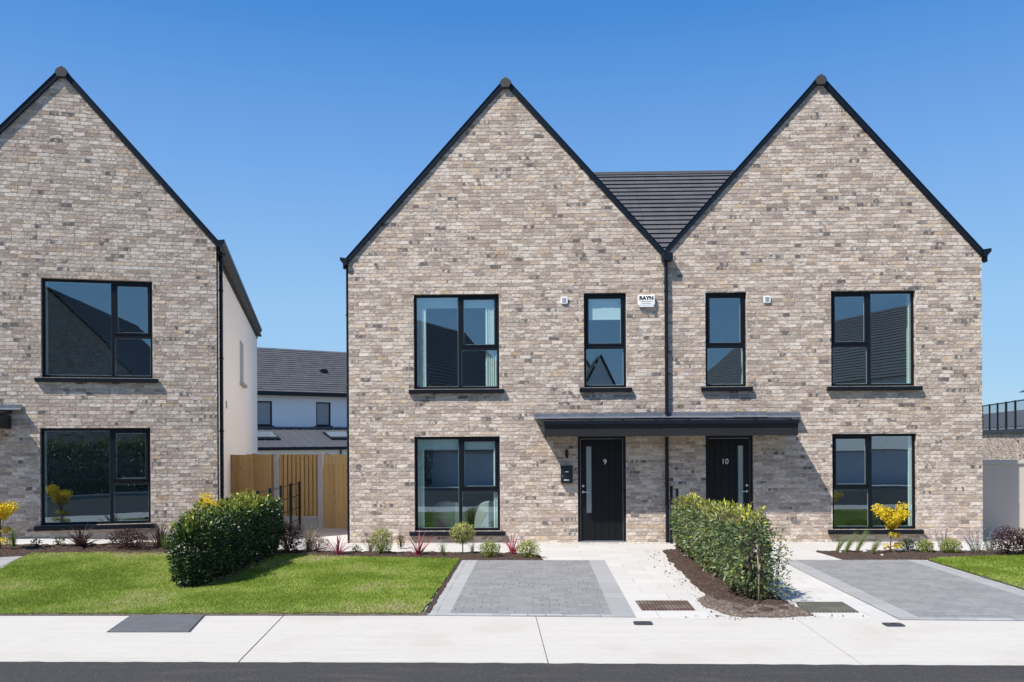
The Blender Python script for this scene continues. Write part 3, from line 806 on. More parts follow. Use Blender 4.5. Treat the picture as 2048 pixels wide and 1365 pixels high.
# ------------------------------------------------------------------ the house on the left, turned towards the camera
TH = R(14.5)
WL = 5.68
HL = empty('brick_house', (-9.13 - WL*math.cos(TH), -.275 - WL*math.sin(TH), .22), TH)
tag(HL, 'gabled buff brick house with a cream side wall, cut by the left edge', 'house', 'gabled buff brick houses')
oL = [(WL-3.25, WL-1.22, 3.155, 5.09), (WL-3.28, WL-1.27, .265, 2.165), (.35, 1.35, .0, 2.17)]
house_shell(HL, WL, 2.84, 9.20, 1.13, 14.3, oL, M['render'])
window(HL, *oL[0], 'L', 0., (.0, .0)); window(HL, *oL[1], 'L', 0., (.0, .0))
front_door(HL, *oL[2], '', False)
gable_roof(HL, WL, 2.84, 9.20, 1.13, 14.4, -.08, WL+.10)
verge(HL, 2.84, 9.20, 1.13, -.10, WL+.09, -.055)
gutter(HL, WL+.02, -.10, 14.4, 9.20-1.13*2.84-.02, 1)
fs = MB(); fs.box(WL-.02, WL+.02, .125, 14.38, 5.62, 5.86); fs.box(WL+.0, WL+.16, .125, 14.38, 5.70, 5.725); fs.build('fascia', M['fascia'], HL)
downpipe(HL, WL+.06, .30, -.1, 5.75, .038, (5.0, 3.6, 2.1))
sw = MB(); frame_rect(sw, 0, 1, 3.5, 4.62, .06, 0, .05)
sl2 = MB()
sl2.box(WL-.002, WL+.002, 6.15, 7.45, 3.5, 4.66)
swo = sl2.build('side_window', M['plaster'], HL)
s3 = MB(); s3.box(WL-.004, WL+.10, 6.05, 7.55, 3.42, 3.498); s3.build('sill', M['concrete_post'], swo)
s4 = MB(); s4.box(WL-.002, WL+.02, 1.92, 2.03, 2.63, 2.80); s4.build('wall_vent', M['concrete_post'], HL)

def canopy(parent, x0, x1, fx0, fx1, name=None):
    """flat porch roof: fascia box, thin roof lip with clips, lead flashing dressed to the wall"""
    f = MB(); D_ = .80
    f.box(x0, x1, -D_, -D_+.02, 2.165, 2.42); f.box(x0, x0+.02, -D_+.02, -.003, 2.165, 2.42); f.box(x1-.02, x1, -D_+.02, -.003, 2.165, 2.42)
    n = max(2, int((x1-x0)/1.64))
    for i in range(1, n):
        x = x0 + (x1-x0)*i/n; f.box(x-.012, x+.012, -D_-.004, -D_, 2.167, 2.418)
    fo = f.build('fascia', M['fascia'], parent, bevel=.003)
    s = MB(); s.box(x0+.02, x1-.02, -D_+.02, -.003, 2.18, 2.20); s.build('soffit', M['soffit_board'], parent)
    r = MB(); r.prism_x([(-D_-.035, 2.435), (-.003, 2.475), (-.003, 2.515), (-D_-.035, 2.475)], x0-.015, x1+.015)
    r.prism_x([(-D_-.045, 2.40), (-D_-.02, 2.40), (-D_-.02, 2.434), (-D_-.045, 2.47)], x0-.015, x1+.015)
    ro = r.build('canopy_roof', M['verge'], parent)
    m = int((x1-x0)/.55)
    for i in range(m):
        x = x0 + .25 + (x1-x0-.4)*i/max(1, m-1); cl = MB()
        cl.box(x-.009, x+.009, -D_-.052, -D_-.046, 2.385, 2.476); cl.box(x-.009, x+.009, -D_-.052, -.06, 2.4762, 2.50)
        cl.build('roof_clip', M['black_steel'], ro)
    fl = MB(); nseg = max(2, int((fx1-fx0)/.62))
    for i in range(nseg):
        xa = fx0 + (fx1-fx0)*i/nseg; xb = fx0 + (fx1-fx0)*(i+1)/nseg + .01
        j = random.uniform(-.006, .006)
        fl.prism_x([(-.16, 2.53+j), (-.012, 2.56+j), (-.012 - .002*(i % 2), 2.645+j), (-.024 - .002*(i % 2), 2.645+j), (-.030, 2.575+j), (-.162, 2.54+j)], xa, xb)
    fl.build('lead_flashing', M['lead'], parent)
C9 = empty('entrance_canopy', (0, 0, 0)); tag(C9, 'long dark metal porch canopy spanning both front doors', 'canopy')
canopy(C9, -2.51, 2.40, -2.71, 2.65)
CL = empty('entrance_canopy_part', (0, 0, 0)); CL.name = 'canopy'; CL.parent = HL
# the left house's own porch, only its end in view
def canopy_mesh(parent, x0, x1):
    f = MB(); f.box(x0, x1, -.8, -.78, 2.15, 2.40); f.box(x1-.02, x1, -.78, -.003, 2.15, 2.40); f.box(x0, x0+.02, -.78, -.003, 2.15, 2.40)
    o = f.build('canopy', M['fascia'], parent, bevel=.003)
    s = MB(); s.box(x0+.02, x1-.02, -.78, -.003, 2.165, 2.185); s.build('soffit', M['soffit_board'], o)
    r = MB(); r.prism_x([(-.835, 2.415), (-.003, 2.455), (-.003, 2.495), (-.835, 2.455)], x0-.015, x1+.015); r.build('canopy_roof', M['verge'], o)
    fl = MB(); fl.prism_x([(-.16, 2.51), (-.012, 2.54), (-.012, 2.62), (-.026, 2.62), (-.032, 2.555), (-.162, 2.52)], x0-.2, x1+.2); fl.build('lead_flashing', M['lead'], o)
bpy.data.objects.remove(CL)
canopy_mesh(HL, -2.2, WL-3.78)

# ------------------------------------------------------------------ things fixed to the front walls
mbx = empty('mailbox', (-2.05, 0, 1.22)); tag(mbx, 'dark grey metal letterbox on brick left of the left-hand door', 'letterbox')
b = MB(); b.rbox(-.12, .12, -.10, -.002, 0, .33, .008); bo = b.build('box', M['mailbox'], mbx, bevel=.004)
b = MB(); b.prism_x([(-.115, .325), (-.002, .335), (-.002, .36), (-.115, .345)], -.128, .128); b.build('lid', M['mailbox'], mbx)
b = MB(); b.box(-.035, .035, -.1025, -.1005, .225, .245); b.build('name_plate', M['sticker'], mbx)
b = MB(); b.box(-.055, .0, -.1025, -.1005, .06, .076); b.box(.005, .05, -.1022, -.1005, .062, .072); b.build('maker_plate', M['sticker'], mbx)
b = MB(); b.tube([(-.085, -.104, .15), (-.085, -.100, .15)], .012, 12); b.build('lock', M['steel'], mbx)
wl = empty('wall_lamp', (-2.045, 0, 1.815)); tag(wl, 'small black up and down wall lamp above the letterbox', 'lamp')
b = MB(); b.tube([(0, -.065, -.085), (0, -.065, -.03)], .026, 16); b.tube([(0, -.065, .03), (0, -.065, .085)], .026, 16); b.tube([(0, -.065, -.03), (0, -.065, .03)], .036, 16); b.build('lamp_body', M['black_steel'], wl)
b = MB(); b.box(-.03, .03, -.03, -.001, -.04, .04); b.build('wall_plate', M['black_steel'], wl)
al = empty('alarm_box', (-.415, 0, 4.915)); tag(al, 'white alarm box with black lettering high on the brick beside the drainpipe', 'alarm')
b = MB(); b.rbox(-.175, .175, -.075, -.002, -.105, .115, .04); b.build('casing', M['white_plastic'], al, bevel=.018)
b = MB(); b.rbox(-.15, .15, -.07, -.004, -.125, -.095, .01); b.build('sounder_base', M['white_plastic'], al)
text('lettering', 'RAYN', .108, (-.005, -.0765, .016), M['ink'], al, .0045)
b = MB(); b.box(-.12, .12, -.0775, -.0752, -.022, -.014); b.build('red_line', M['ink_red'], al)
b = MB()
for i in range(9): b.box(-.10+i*.022, -.10+i*.022+.015, -.0775, -.0752, -.062, -.046)
b.build('small_print', M['ink_grey'], al)

# armchairs seen through the ground-floor window of number nine
def armchair(x, y, lab):
    r = empty('armchair', (x, y, .02), R(180)); tag(r, lab, 'armchair', 'armchairs inside the ground-floor window')
    ring = MB(); n = 22
    inner, outer = .30, .40
    for i in range(n):
        a0, a1 = R(-20) + R(220)*i/n, R(-20) + R(220)*(i+1)/n
        h0 = .58 + .22*max(0, math.sin(a0)); h1 = .58 + .22*max(0, math.sin(a1))
        P4 = lambda a, rr, z: (rr*math.cos(a), rr*math.sin(a), z)
        ring.add([P4(a0, inner, .12), P4(a1, inner, .12), P4(a1, inner, h1), P4(a0, inner, h0), P4(a0, outer, .12), P4(a1, outer, .12), P4(a1, outer, h1), P4(a0, outer, h0)],
                 [(0, 1, 2, 3), (5, 4, 7, 6), (3, 2, 6, 7), (1, 0, 4, 5)] + ([(0, 3, 7, 4)] if i == 0 else []) + ([(1, 5, 6, 2)] if i == n-1 else []))
    ring.build('backrest', M['armchair'], r, bevel=.03)
    st = MB(); st.tube([(0, 0, .14), (0, 0, .2), (0, 0, .40), (0, 0, .43)], [.27, .295, .295, .25], 24); st.build('seat', M['armchair'], r, smooth=False)
    for lx, ly in ((-.22, -.2), (.22, -.2), (-.22, .22), (.22, .22)):
        l = MB(); l.tube([(lx, ly, 0), (lx, ly, .14)], [.015, .022], 8); l.build('leg', M['stem'], r)
armchair(-4.55, 1.05, 'pale round-backed armchair behind the wide left pane of the ground-floor window')
armchair(-3.62, 1.05, 'pale round-backed armchair behind the bottom right pane of the ground-floor window')

# ------------------------------------------------------------------ ground
g = MB(); g.quad((-400, -400, -.12), (400, -400, -.12), (400, 400, -.12), (-400, 400, -.12)); g.build('ground', M['ground'], fix=False)['kind'] = 'structure'
def kerb_y(x): return -9.63 - .0047*(min(x, -4.) + 7.85) - .0156*max(0., x + 4.)
def back_y(x): return -7.42 if x < -4 else -7.42 - .048*(x + 4)
path_poly = [(-24, back_y(-24)+.02)] + [(x, back_y(x)+.02) for x in np.arange(-20, 20.1, 1.)] + [(24, back_y(20)+.02), (24, 14), (-24, 14)]
sheet('paving', path_poly, 0., M['slab'], .8)
gs = MB(); gs.box(-6.5, 6.3, -.16, -.006, -.05, .012); gs.build('gravel_strip', M['gravel'])['kind'] = 'structure'

# pavement, poured in bays with open joints
joints = [(-40, -40), (-14.2, -13.6), (-10.1, -9.7), (-5.73, -5.52), (-2.70, -2.585), (.32, .31), (3.5, 3.4), (7., 6.8), (40, 40)]
pv = MB()
for (a0, a1), (b0, b1) in zip(joints[:-1], joints[1:]):
    gl, gr = {-5.73: .006, -2.70: .004, .32: .002}.get(a0, .006), {-5.73: .006, -2.70: .004, .32: .002}.get(b0, .006)
    n = 10
    for i in range(n):
        xa, xb = a0+gl + (b0-a0-gl-gr)*i/n, a0+gl + (b0-a0-gl-gr)*(i+1)/n
        ka, kb = a1+gl + (b1-a1-gl-gr)*i/n, a1+gl + (b1-a1-gl-gr)*(i+1)/n
        pv.quad((ka, kerb_y(ka)-.04, .004), (kb, kerb_y(kb)-.04, .004), (xb, back_y(xb), .004), (xa, back_y(xa), .004))
pv.build('pavement', M['concrete'], fix=False)['kind'] = 'structure'
ub = MB(); ub.quad((-40, -9.5, -.003), (40, -9.5, -.003), (40, -7.35, -.003), (-40, -7.35, -.003)); ub.build('pavement_bed', M['drysoil'], fix=False)['kind'] = 'structure'
rd = []
for x in np.arange(-60, 60.01, .06 if True else 1):
    if -14 < x < 10 or abs(x*50 % 50) < 3.1: rd.append((x, kerb_y(max(-40, min(40, x))) + .020*mnoise.noise(Vector((x*5, 0, 0))) + .008*mnoise.noise(Vector((x*23, 3, 0)))))
rm = MB(); ys = -18.6
for (xa, ya), (xb, yb) in zip(rd[:-1], rd[1:]): rm.quad((xa, ys, .008), (xb, ys, .008), (xb, yb, .008), (xa, ya, .008))
rm.build('road', M['asphalt'], fix=False)['kind'] = 'structure'
fp = MB(); fp.box(-60, 60, -20.2, -18.6, -.1, .10); fp.build('far_pavement', M['concrete'])['kind'] = 'structure'

# parking bays in block paving with paler edging
def bay(poly4, name='driveway', ew=.27, mats=('paver', 'paver_edge', 'paver_edge_grey', 'paver_front')):
    (fl, fr_, br, bl) = [Vector((*p, 0)) for p in poly4]
    def lerp(a, b, t): return a + (b-a)*t
    wf, wb = (fr_-fl).length, (br-bl).length
    f1, f2, b1, b2 = lerp(fl, fr_, ew/wf), lerp(fl, fr_, 1-ew/wf), lerp(bl, br, ew/wb), lerp(bl, br, 1-ew/wb)
    dl = (bl-fl).length
    g1, g2 = lerp(f1, b1, .14/dl), lerp(f2, b2, .14/dl)
    mb = MB()
    def q(a, b, c, d, mi, n=12):
        for i in range(n):
            p = [lerp(a, d, i/n), lerp(b, c, i/n), lerp(b, c, (i+1)/n), lerp(a, d, (i+1)/n)]
            mb.add([(v.x, v.y, T(v.x, v.y) + .008) for v in p], [(0, 1, 2, 3)], mi)
    q(g1, g2, b2, b1, 0); q(fl, f1, b1, bl, 1); q(f2, fr_, br, b2, 2); q(f1, f2, g2, g1, 3, 1)
    o = mb.build(name, [M[m] for m in mats], fix=False); o['kind'] = 'structure'; return o
bay([(-4.01, back_y(-4)+.004), (-1.52, back_y(-1.5)+.004), (-1.50, -2.62), (-3.98, -2.58)])
bay([(1.49, back_y(1.5)+.004), (3.98, back_y(4)+.004), (3.96, -2.66), (1.52, -2.64)], mats=('paver', 'paver_edge_grey', 'paver_edge_grey', 'paver_front'))
gl_ = [ground(60, 1108), ground(0, 1135)]
dv = (gl_[1] - gl_[0]); dv.z = 0; dv.normalize(); sd = Vector((-dv.y, dv.x, 0)); sd = sd if sd.x < 0 else -sd
A = Vector((gl_[0].x, gl_[0].y, 0)); Bp = A + dv*4.3; Cp = Bp + sd*2.45; Dp = A + sd*2.45
bay([(Cp.x, Cp.y), (Bp.x, Bp.y), (A.x, A.y), (Dp.x, Dp.y)])

# lawns (turf sheet + blades)
def wob(pts, amp, seed, step=.12):
    out = []
    for (xa, ya), (xb, yb) in zip(pts, pts[1:] + pts[:1]):
        L_ = math.hypot(xb-xa, yb-ya); n = max(1, int(L_/step))
        for i in range(n):
            x, y = xa + (xb-xa)*i/n, ya + (yb-ya)*i/n
            out.append((x + amp*mnoise.noise(Vector((x*4, y*4, seed))), y + amp*mnoise.noise(Vector((x*4, y*4, seed+9)))))
    return out
lawn_a = [(-16.5, -7.34), (-9.6, -7.40), (-6.6, -7.37), (-4.06, -7.39), (-4.03, -2.46), (-5.2, -2.28), (-6.3, -2.12), (-7.3, -1.75),
          (-7.4, -5.7), (-7.7, -6.0), (-8.05, -5.8), (-8.12, -2.05), (-8.6, -2.02), (-9.4, -2.15), (-10.3, -2.55), (-11.2, -3.15), tuple(A.xy), tuple(Bp.xy), (-10.1, -7.30)]
lawn_a = [(-10.0, -7.36), (-8.6, -7.33), (-6.6, -7.35), (-5.2, -7.32), (-4.08, -7.37), (-4.03, -2.46), (-5.2, -2.28), (-6.3, -2.12), (-7.3, -1.75), (-7.75, -1.8), (-8.12, -2.0),
          (-8.6, -2.02), (-9.4, -2.15), (-10.3, -2.55), (-11.1, -3.05), (A.x+.05, A.y), (Bp.x+.05, Bp.y)]
lawn_b = [(4.02, -7.72), (12., -8.0), (12., -2.05), (8., -2.05), (6.4, -2.12), (5.2, -2.28), (4.3, -2.45), (4.02, -2.72)]
def in_poly(px, py, poly):
    x, y = np.asarray(px), np.asarray(py); ins = np.zeros(x.shape, bool); n = len(poly)
    for i in range(n):
        (x0, y0), (x1, y1) = poly[i], poly[(i+1) % n]
        c = ((y0 > y) != (y1 > y)) & (x < (x1-x0)*(y-y0)/((y1-y0) if y1 != y0 else 1e-9) + x0)
        ins ^= c
    return ins
def arr_mesh(name, verts, faces_n, corners, mat, parent=None, tone=None, smooth=False):
    me = bpy.data.meshes.new(name); nv = len(verts); nf = faces_n
    k_ = len(corners)//nf
    me.vertices.add(nv); me.vertices.foreach_set('co', np.asarray(verts, np.float32).ravel())
    me.loops.add(len(corners)); me.loops.foreach_set('vertex_index', np.asarray(corners, np.int32))
    me.polygons.add(nf); me.polygons.foreach_set('loop_start', np.arange(0, nf*k_, k_, dtype=np.int32))
    try: me.polygons.foreach_set('loop_total', np.full(nf, k_, np.int32))
    except Exception: pass
    if tone is not None:
        at = me.attributes.new('tone', 'FLOAT', 'POINT'); at.data.foreach_set('value', np.asarray(tone, np.float32))
    me.materials.append(mat)
    if smooth: me.polygons.foreach_set('use_smooth', np.ones(nf, bool))
    me.update(calc_edges=True); me.validate()
    return link(bpy.data.objects.new(name, me), parent)
def vT(x, y):
    s = lambda t: (lambda q: q*q*(3-2*q))(np.clip(t, 0, 1))
    return .25*s((-7.6 - x)/5.2)*s((y + 7.2)/4.2)
def grass(name, poly, dens, box, seed, dry_front):
    r = np.random.default_rng(seed)
    x0, x1, y0, y1 = box; n = int((x1-x0)*(y1-y0)*dens)
    x = r.uniform(x0, x1, n); y = r.uniform(y0, y1, n)
    k_ = in_poly(x, y, poly); x, y = x[k_], y[k_]; n = len(x)
    patch = np.array([mnoise.fractal(Vector((a*.9, b_*.9, 1.7)), .7, 2., 3) for a, b_ in zip(x, y)])
    fine = np.array([mnoise.noise(Vector((a*5., b_*5., 4.))) for a, b_ in zip(x, y)])
    h = r.uniform(.013, .031, n)*(1 + .25*fine); wd = r.uniform(.0018, .0034, n)
    az = r.uniform(0, 2*np.pi, n); lean = r.uniform(.2, 1.05, n)
    z = vT(x, y) + .018
    dx, dy = np.cos(az), np.sin(az)
    b = np.stack([x, y, z], 1)
    side = np.stack([-dy, dx, np.zeros(n)], 1)*wd[:, None]
    tip = b + np.stack([dx*h*lean, dy*h*lean, h*np.sqrt(np.clip(1-.35*lean**2, .2, 1))], 1)
    v = np.stack([b-side, b+side, tip], 1).reshape(-1, 3)
    dry = np.clip((dry_front - y + .25*patch)/.8, 0, 1)
    tn = np.clip(.33 + .62*patch + .22*fine + r.normal(0, .14, n) + dry*.24, 0, 1)
    tn = np.where(r.random(n) < .05 + .16*dry, np.clip(tn + .35, 0, 1), tn)
    o = arr_mesh(name, v, n, np.arange(n*3), M['turf'], None, np.repeat(tn, 3)); o['kind'] = 'stuff'; tag(o, None, None)
    return o
la_ = wob(lawn_a, .04, 3., .07); lb_ = wob(lawn_b, .03, 6.)
sheet('lawn', la_, .016, M['lawn'], .3, .006, 3.); sheet('lawn', lb_, .016, M['lawn'], .3, .006, 3.)
ga_ = grass('grass', la_, 8200, (-12.2, -4., -7.45, -1.7), 11, -6.6)
tag(ga_, 'sunlit short green turf left of the grey parking bay', 'grass')
gb_ = grass('grass', lb_, 6500, (4., 9., -7.8, -2.), 12, -7.4)
tag(gb_, 'strip of green turf at the right edge beside the parking bay', 'grass')
# bare soil lip where the turf was cut
sheet('soil_edge', wob([(-10., -7.42), (-4.0, -7.425), (-3.99, -7.24), (-4.06, -7.22), (-6.6, -7.24), (-10., -7.26)], .025, 2., .06), .012, M['drysoil'], .12, .006, 14.)
sheet('soil_edge', wob([(-4.05, -7.3), (-3.985, -7.3), (-3.985, -2.5), (-4.06, -2.5)], .022, 5., .08), .013, M['soil'], .12, .006, 14.)
sheet('soil_edge', wob([(4.0, -7.7), (4.07, -7.7), (4.07, -2.75), (4.0, -2.7)], .02, 8., .08), .013, M['drysoil'], .12, .006, 14.)

# planting beds
sheet('planting_bed', wob([(-3.99, -2.54), (-2.56, -2.56), (-2.62, -1.95), (-3.2, -1.62), (-4.4, -1.5), (-6.0, -1.4), (-7.2, -1.2), (-8.25, -.85), (-8.3, -1.9), (-7.5, -1.95), (-7.2, -2.05), (-6.3, -2.2), (-5.2, -2.36)], .03, 1., .1), .022, M['soil'], .07, .022, 9., .015)
bl_back = [ground(x, y) for x, y in ((345, 1084), (250, 1088), (150, 1090), (60, 1091), (-40, 1092))]
bl_front = [ground(x, y) for x, y in ((-40, 1118), (60, 1113), (100, 1108), (200, 1110), (350, 1112))]
sheet('planting_bed', wob([(p.x, p.y) for p in bl_back + bl_front], .03, 4., .1), .022, M['soil'], .07, .022, 9., .015)
sheet('planting_bed', wob([(2.50, -1.50), (2.62, -2.60), (3.9, -2.68), (4.3, -2.5), (5.2, -2.32), (6.4, -2.16), (9., -2.1), (9., -1.45), (6., -1.45), (4.2, -1.42)], .03, 7., .1), .022, M['soil'], .07, .022, 9., .015)
sheet('planting_bed', wob([(-.30, -1.35), (.0, -1.12), (.48, -1.2), (.50, -6.7), (.40, -7.2), (.30, -7.44), (-.22, -7.40), (-.44, -6.9), (-.40, -4.), (-.36, -2.2)], .05, 12., .1), .026, M['soil'], .06, .038, 7., .02)
sheet('loose_soil', wob([(-.62, -6.5), (-.4, -6.1), (-.3, -6.6), (.1, -6.9), (.5, -6.8), (.60, -7.42), (.2, -7.54), (-.3, -7.50), (-.5, -7.2)], .06, 15., .06), .034, M['drysoil'], .06, .03, 9., .03)
lb9 = sheet('hedge_bed', wob([(-7.30, -1.6), (-7.30, -5.2), (-7.55, -5.5), (-7.9, -5.5), (-8.02, -5.1), (-8.05, -1.6)], .03, 21., .1), .026, M['soil'], .1, .02, 9., .01)

def crumbs(name, n, fn, seed, label):
    rg = np.random.default_rng(seed); mb = MB()
    for i in range(n):
        x, y = fn(rg); r_ = .004 + .013*rg.random()**3; z = T(x, y) + .006 + r_*.5
        o = [Vector(rg.normal(0, 1, 3)).normalized()*r_ for _ in range(1)]
        pts = [(x + r_*rg.uniform(.6, 1.3)*a_, y + r_*rg.uniform(.6, 1.3)*b_, z + r_*rg.uniform(.5, .9)*c_) for a_, b_, c_ in ((1, 0, 0), (-1, 0, 0), (0, 1, 0), (0, -1, 0), (0, 0, 1), (0, 0, -1))]
        mb.add(pts, [(0, 2, 4), (2, 1, 4), (1, 3, 4), (3, 0, 4), (2, 0, 5), (1, 2, 5), (3, 1, 5), (0, 3, 5)])
    ob = mb.build(name, M['drysoil']); tag(ob, label, 'soil', None, 'stuff')
def edge_spill(rg):
    t = rg.random(); y = -7.5 + 6.2*t; side = -1 if rg.random() < .6 else 1
    x = (-.40 - abs(rg.normal(0, .14))) if side < 0 else (.49 + abs(rg.normal(0, .08)))
    return x, y
crumbs('soil_crumbs', 420, edge_spill, 31, 'loose soil crumbs spilled on the paving beside the right hedge')
def front_spill(rg): return rg.normal(.0, .45), -7.45 - abs(rg.normal(0, .10))
crumbs('soil_crumbs', 170, front_spill, 32, 'loose soil crumbs on the pavement in front of the right hedge')

# metal covers let into the ground
def cover(name, pts, mat, label, cat, z=.014, rim=True, grp=None):
    ps = [Vector((*p, 0)) for p in pts]; c = sum(ps, Vector())/4
    r = empty(name, (c.x, c.y, T(c.x, c.y))); tag(r, label, cat, grp)
    mb = MB(); q = [p - c for p in ps]
    def prism(qq, z0, z1, m): m.add([(p.x, p.y, z0) for p in qq] + [(p.x, p.y, z1) for p in qq], [(3, 2, 1, 0), (4, 5, 6, 7), (0, 1, 5, 4), (1, 2, 6, 5), (2, 3, 7, 6), (3, 0, 4, 7)])
    prism([p*.965 for p in q], -.03, z, mb); mb.build('lid', mat, r, bevel=.003)
    f = MB()
    for i in range(4):
        a, b_ = q[i], q[(i+1) % 4]; prism([a*.97, b_*.97, b_, a], -.03, z-.004, f)
    f.build('rim', M['cover_small'] if rim else mat, r)
    return r
def gq(*p): return [(ground(*q).x, ground(*q).y) for q in p]
mc = cover('manhole_cover', gq((213, 1266), (380, 1266), (411, 1232), (262, 1232)), M['cover_grey'], 'large grey steel chamber cover in the pavement beside the lawn', 'manhole cover')
s = MB(); s.box(-.44, .44, -.006, .006, .0145, .0165); s.build('centre_seam', M['lead'], mc)
cover('drain_cover', [(-1.40, -7.10), (-.75, -7.10), (-.74, -6.50), (-1.41, -6.50)], M['cover_rust'], 'rusty brown square cover in pale paving left of the hedge', 'drain cover', .018, False)
cover('drain_cover', [(.50, -7.24), (1.18, -7.24), (1.21, -6.60), (.62, -6.60)], M['cover_olive'], 'dull olive-brown square cover in paving right of the hedge', 'drain cover', .018, False)
def stopcock(px, py, label):
    p = ground(px, py); r = empty('stopcock_cover', (p.x, p.y, .0)); tag(r, label, 'drain cover', 'small iron covers in the pavement')
    mb = MB(); mb.rbox(-.105, .105, -.012, .004, -.085, .085, .03)
    mb.v = [(x, z, -y) for x, y, z in mb.v]
    o = mb.build('frame', M['cover_small'], r); o.location.z = .004
    l = MB(); l.rbox(-.085, .085, -.016, -.004, -.062, .062, .02); l.v = [(x, z, -y) for x, y, z in l.v]; l.build('lid', M['cover_small'], r).location.z = .004
    h = MB(); h.box(-.02, .02, -.008, .008, .0205, .024); h.build('lifting_eye', M['black_steel'], r)
stopcock(1286, 1248.5, 'small dark iron cover in the pavement in front of the rusty cover')
stopcock(1787, 1251.5, 'small dark iron cover in the pavement in front of the right-hand parking bay')

# ------------------------------------------------------------------ foliage
def leaves(name, pos, dirs, ln, wd, tone, mat, parent=None, fold=.25, seed=0):
    """one folded lozenge per leaf, set on pos, pointing along dirs"""
    r = np.random.default_rng(seed); n = len(pos)
    d = dirs/np.linalg.norm(dirs, axis=1, keepdims=True)
    rv = r.normal(size=(n, 3)); rv[:, 2] *= .4
    s = np.cross(d, rv); s /= np.linalg.norm(s, axis=1, keepdims=True) + 1e-9
    up = np.cross(s, d); flip = np.sign(up[:, 2:3] + 1e-6); up *= flip
    ln = np.broadcast_to(np.asarray(ln, float), (n,))[:, None]; wd = np.broadcast_to(np.asarray(wd, float), (n,))[:, None]
    base = pos; mid = pos + d*ln*.48; tip = pos + d*ln - up*ln*.12
    L_ = mid + s*wd*.5 + up*wd*fold; R_ = mid - s*wd*.5 + up*wd*fold
    v = np.stack([base, R_, tip, L_, mid], 1).reshape(-1, 3)
    i = np.arange(n)*5
    c = np.stack([i, i+1, i+2, i+4, i, i+4, i+2, i+3], 1).ravel()
    return arr_mesh(name, v, 2*n, c, mat, parent, np.repeat(tone, 5))

def blades(name, base, n, length, width, spread, droop, mat, parent=None, seed=0, lean=(0, 0), basew=.02, nseg=5, tone=(.1, .9)):
    r = np.random.default_rng(seed); V = []; C = []; Tn = []; base = np.asarray(base, float)
    for i in range(n):
        az = r.uniform(0, 2*math.pi); el = R(90) - abs(r.normal(0, spread)); el = max(R(8), el)
        L_ = length*r.uniform(.55, 1.0); w_ = width*r.uniform(.6, 1.)
        d = np.array([math.cos(az)*math.cos(el), math.sin(az)*math.cos(el), math.sin(el)]) + np.array([lean[0], lean[1], 0.]); d /= np.linalg.norm(d)
        p = base + np.array([math.cos(az), math.sin(az), 0])*r.uniform(0, basew)
        sd_ = np.array([-math.sin(az), math.cos(az), 0.]); tn = r.uniform(*tone); st = len(V)
        dr = droop*r.uniform(.5, 1.4)
        for k_ in range(nseg + 1):
            t = k_/nseg; ww = w_*(1 - t**2.2)*.5 + .0006
            V.append(p - sd_*ww); V.append(p + sd_*ww); Tn += [tn, min(1, tn + .12)]
            d = d + np.array([math.cos(az)*.35 + lean[0]*.5, math.sin(az)*.35 + lean[1]*.5, -1.])*dr/nseg*(.4 + 1.3*t); d /= np.linalg.norm(d)
            p = p + d*L_/nseg; p[2] = max(p[2], base[2] + .012)
        for k_ in range(nseg): a = st + 2*k_; C += [a, a+1, a+3, a+2]
    return arr_mesh(name, np.array(V), len(C)//4, C, mat, parent, Tn)

def blob_points(n, c, rx, ry, rz, seed, shell=.55, lump=.22, freq=2.2):
    r = np.random.default_rng(seed); u = r.normal(size=(n, 3)); u /= np.linalg.norm(u, axis=1, keepdims=True)
    rad = shell + (1 - shell)*r.random(n)**.6
    lp = np.array([1 + lump*mnoise.noise(Vector((a*freq + seed, b_*freq, c_*freq))) for a, b_, c_ in u])
    p = u*(rad*lp)[:, None]*np.array([rx, ry, rz]) + np.asarray(c)
    return p, u, rad

def shrub(name, px, py, wpx, hpx, n, ln, wd, mat, label, cat='shrub', seed=0, group=None, stem=None, trunk=0., lump=.25, tone_mu=.5, tone_sd=.2, shape=1., upright=.5, shell=.35):
    p = ground(px, py); m = mpp(p); rx, H_ = wpx*m/2, hpx*m
    r = empty(name, p); tag(r, label, cat, group)
    cz = trunk + (H_-trunk)/2
    n = int(n*1.9); ln, wd = ln*1.12, wd*1.25
    pos, u, rad = blob_points(n, (0, 0, cz), rx, rx*.9, (H_-trunk)/2*1.02, seed, shell, lump)
    rg = np.random.default_rng(seed + 5)
    pos[:, 2] = np.maximum(pos[:, 2], .01)
    d = u*.8 + rg.normal(0, .55, (n, 3)) + np.array([0, 0, upright])
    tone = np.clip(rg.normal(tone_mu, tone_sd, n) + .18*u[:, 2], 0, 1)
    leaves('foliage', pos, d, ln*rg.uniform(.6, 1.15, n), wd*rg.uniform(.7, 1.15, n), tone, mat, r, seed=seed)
    s = MB()
    if trunk > .03:
        s.tube([(0, 0, -.03), (.006, 0, trunk*.5), (0, .004, trunk + .05)], [.013, .011, .010], 7)
    for i in range(9):
        a = rg.uniform(0, 6.28); q = rg.uniform(.35, .85)
        s.tube([(0, 0, max(trunk, 0) - .02 + .02), (math.cos(a)*rx*q*.5, math.sin(a)*rx*q*.5, cz), (math.cos(a)*rx*q, math.sin(a)*rx*q, cz + (H_-trunk)*.3)], [.006, .004, .002], 5)
    s.build('stem' if trunk <= .03 else 'trunk', M[stem or 'stem'], r, smooth=True)
    return r

def strap(name, px, py, hpx, n, width, spread, droop, mat, label, cat, seed, group=None, lean=(0, 0), basew=.02, tone=(.1, .9), lenk=1.1):
    p = ground(px, py); L_ = hpx*mpp(p)*lenk
    r = empty(name, p); tag(r, label, cat, group)
    blades('leaves', (0, 0, .0), int(n*1.35), L_, width*1.35, spread, droop, mat, r, seed, lean, basew, tone=tone)
    return r

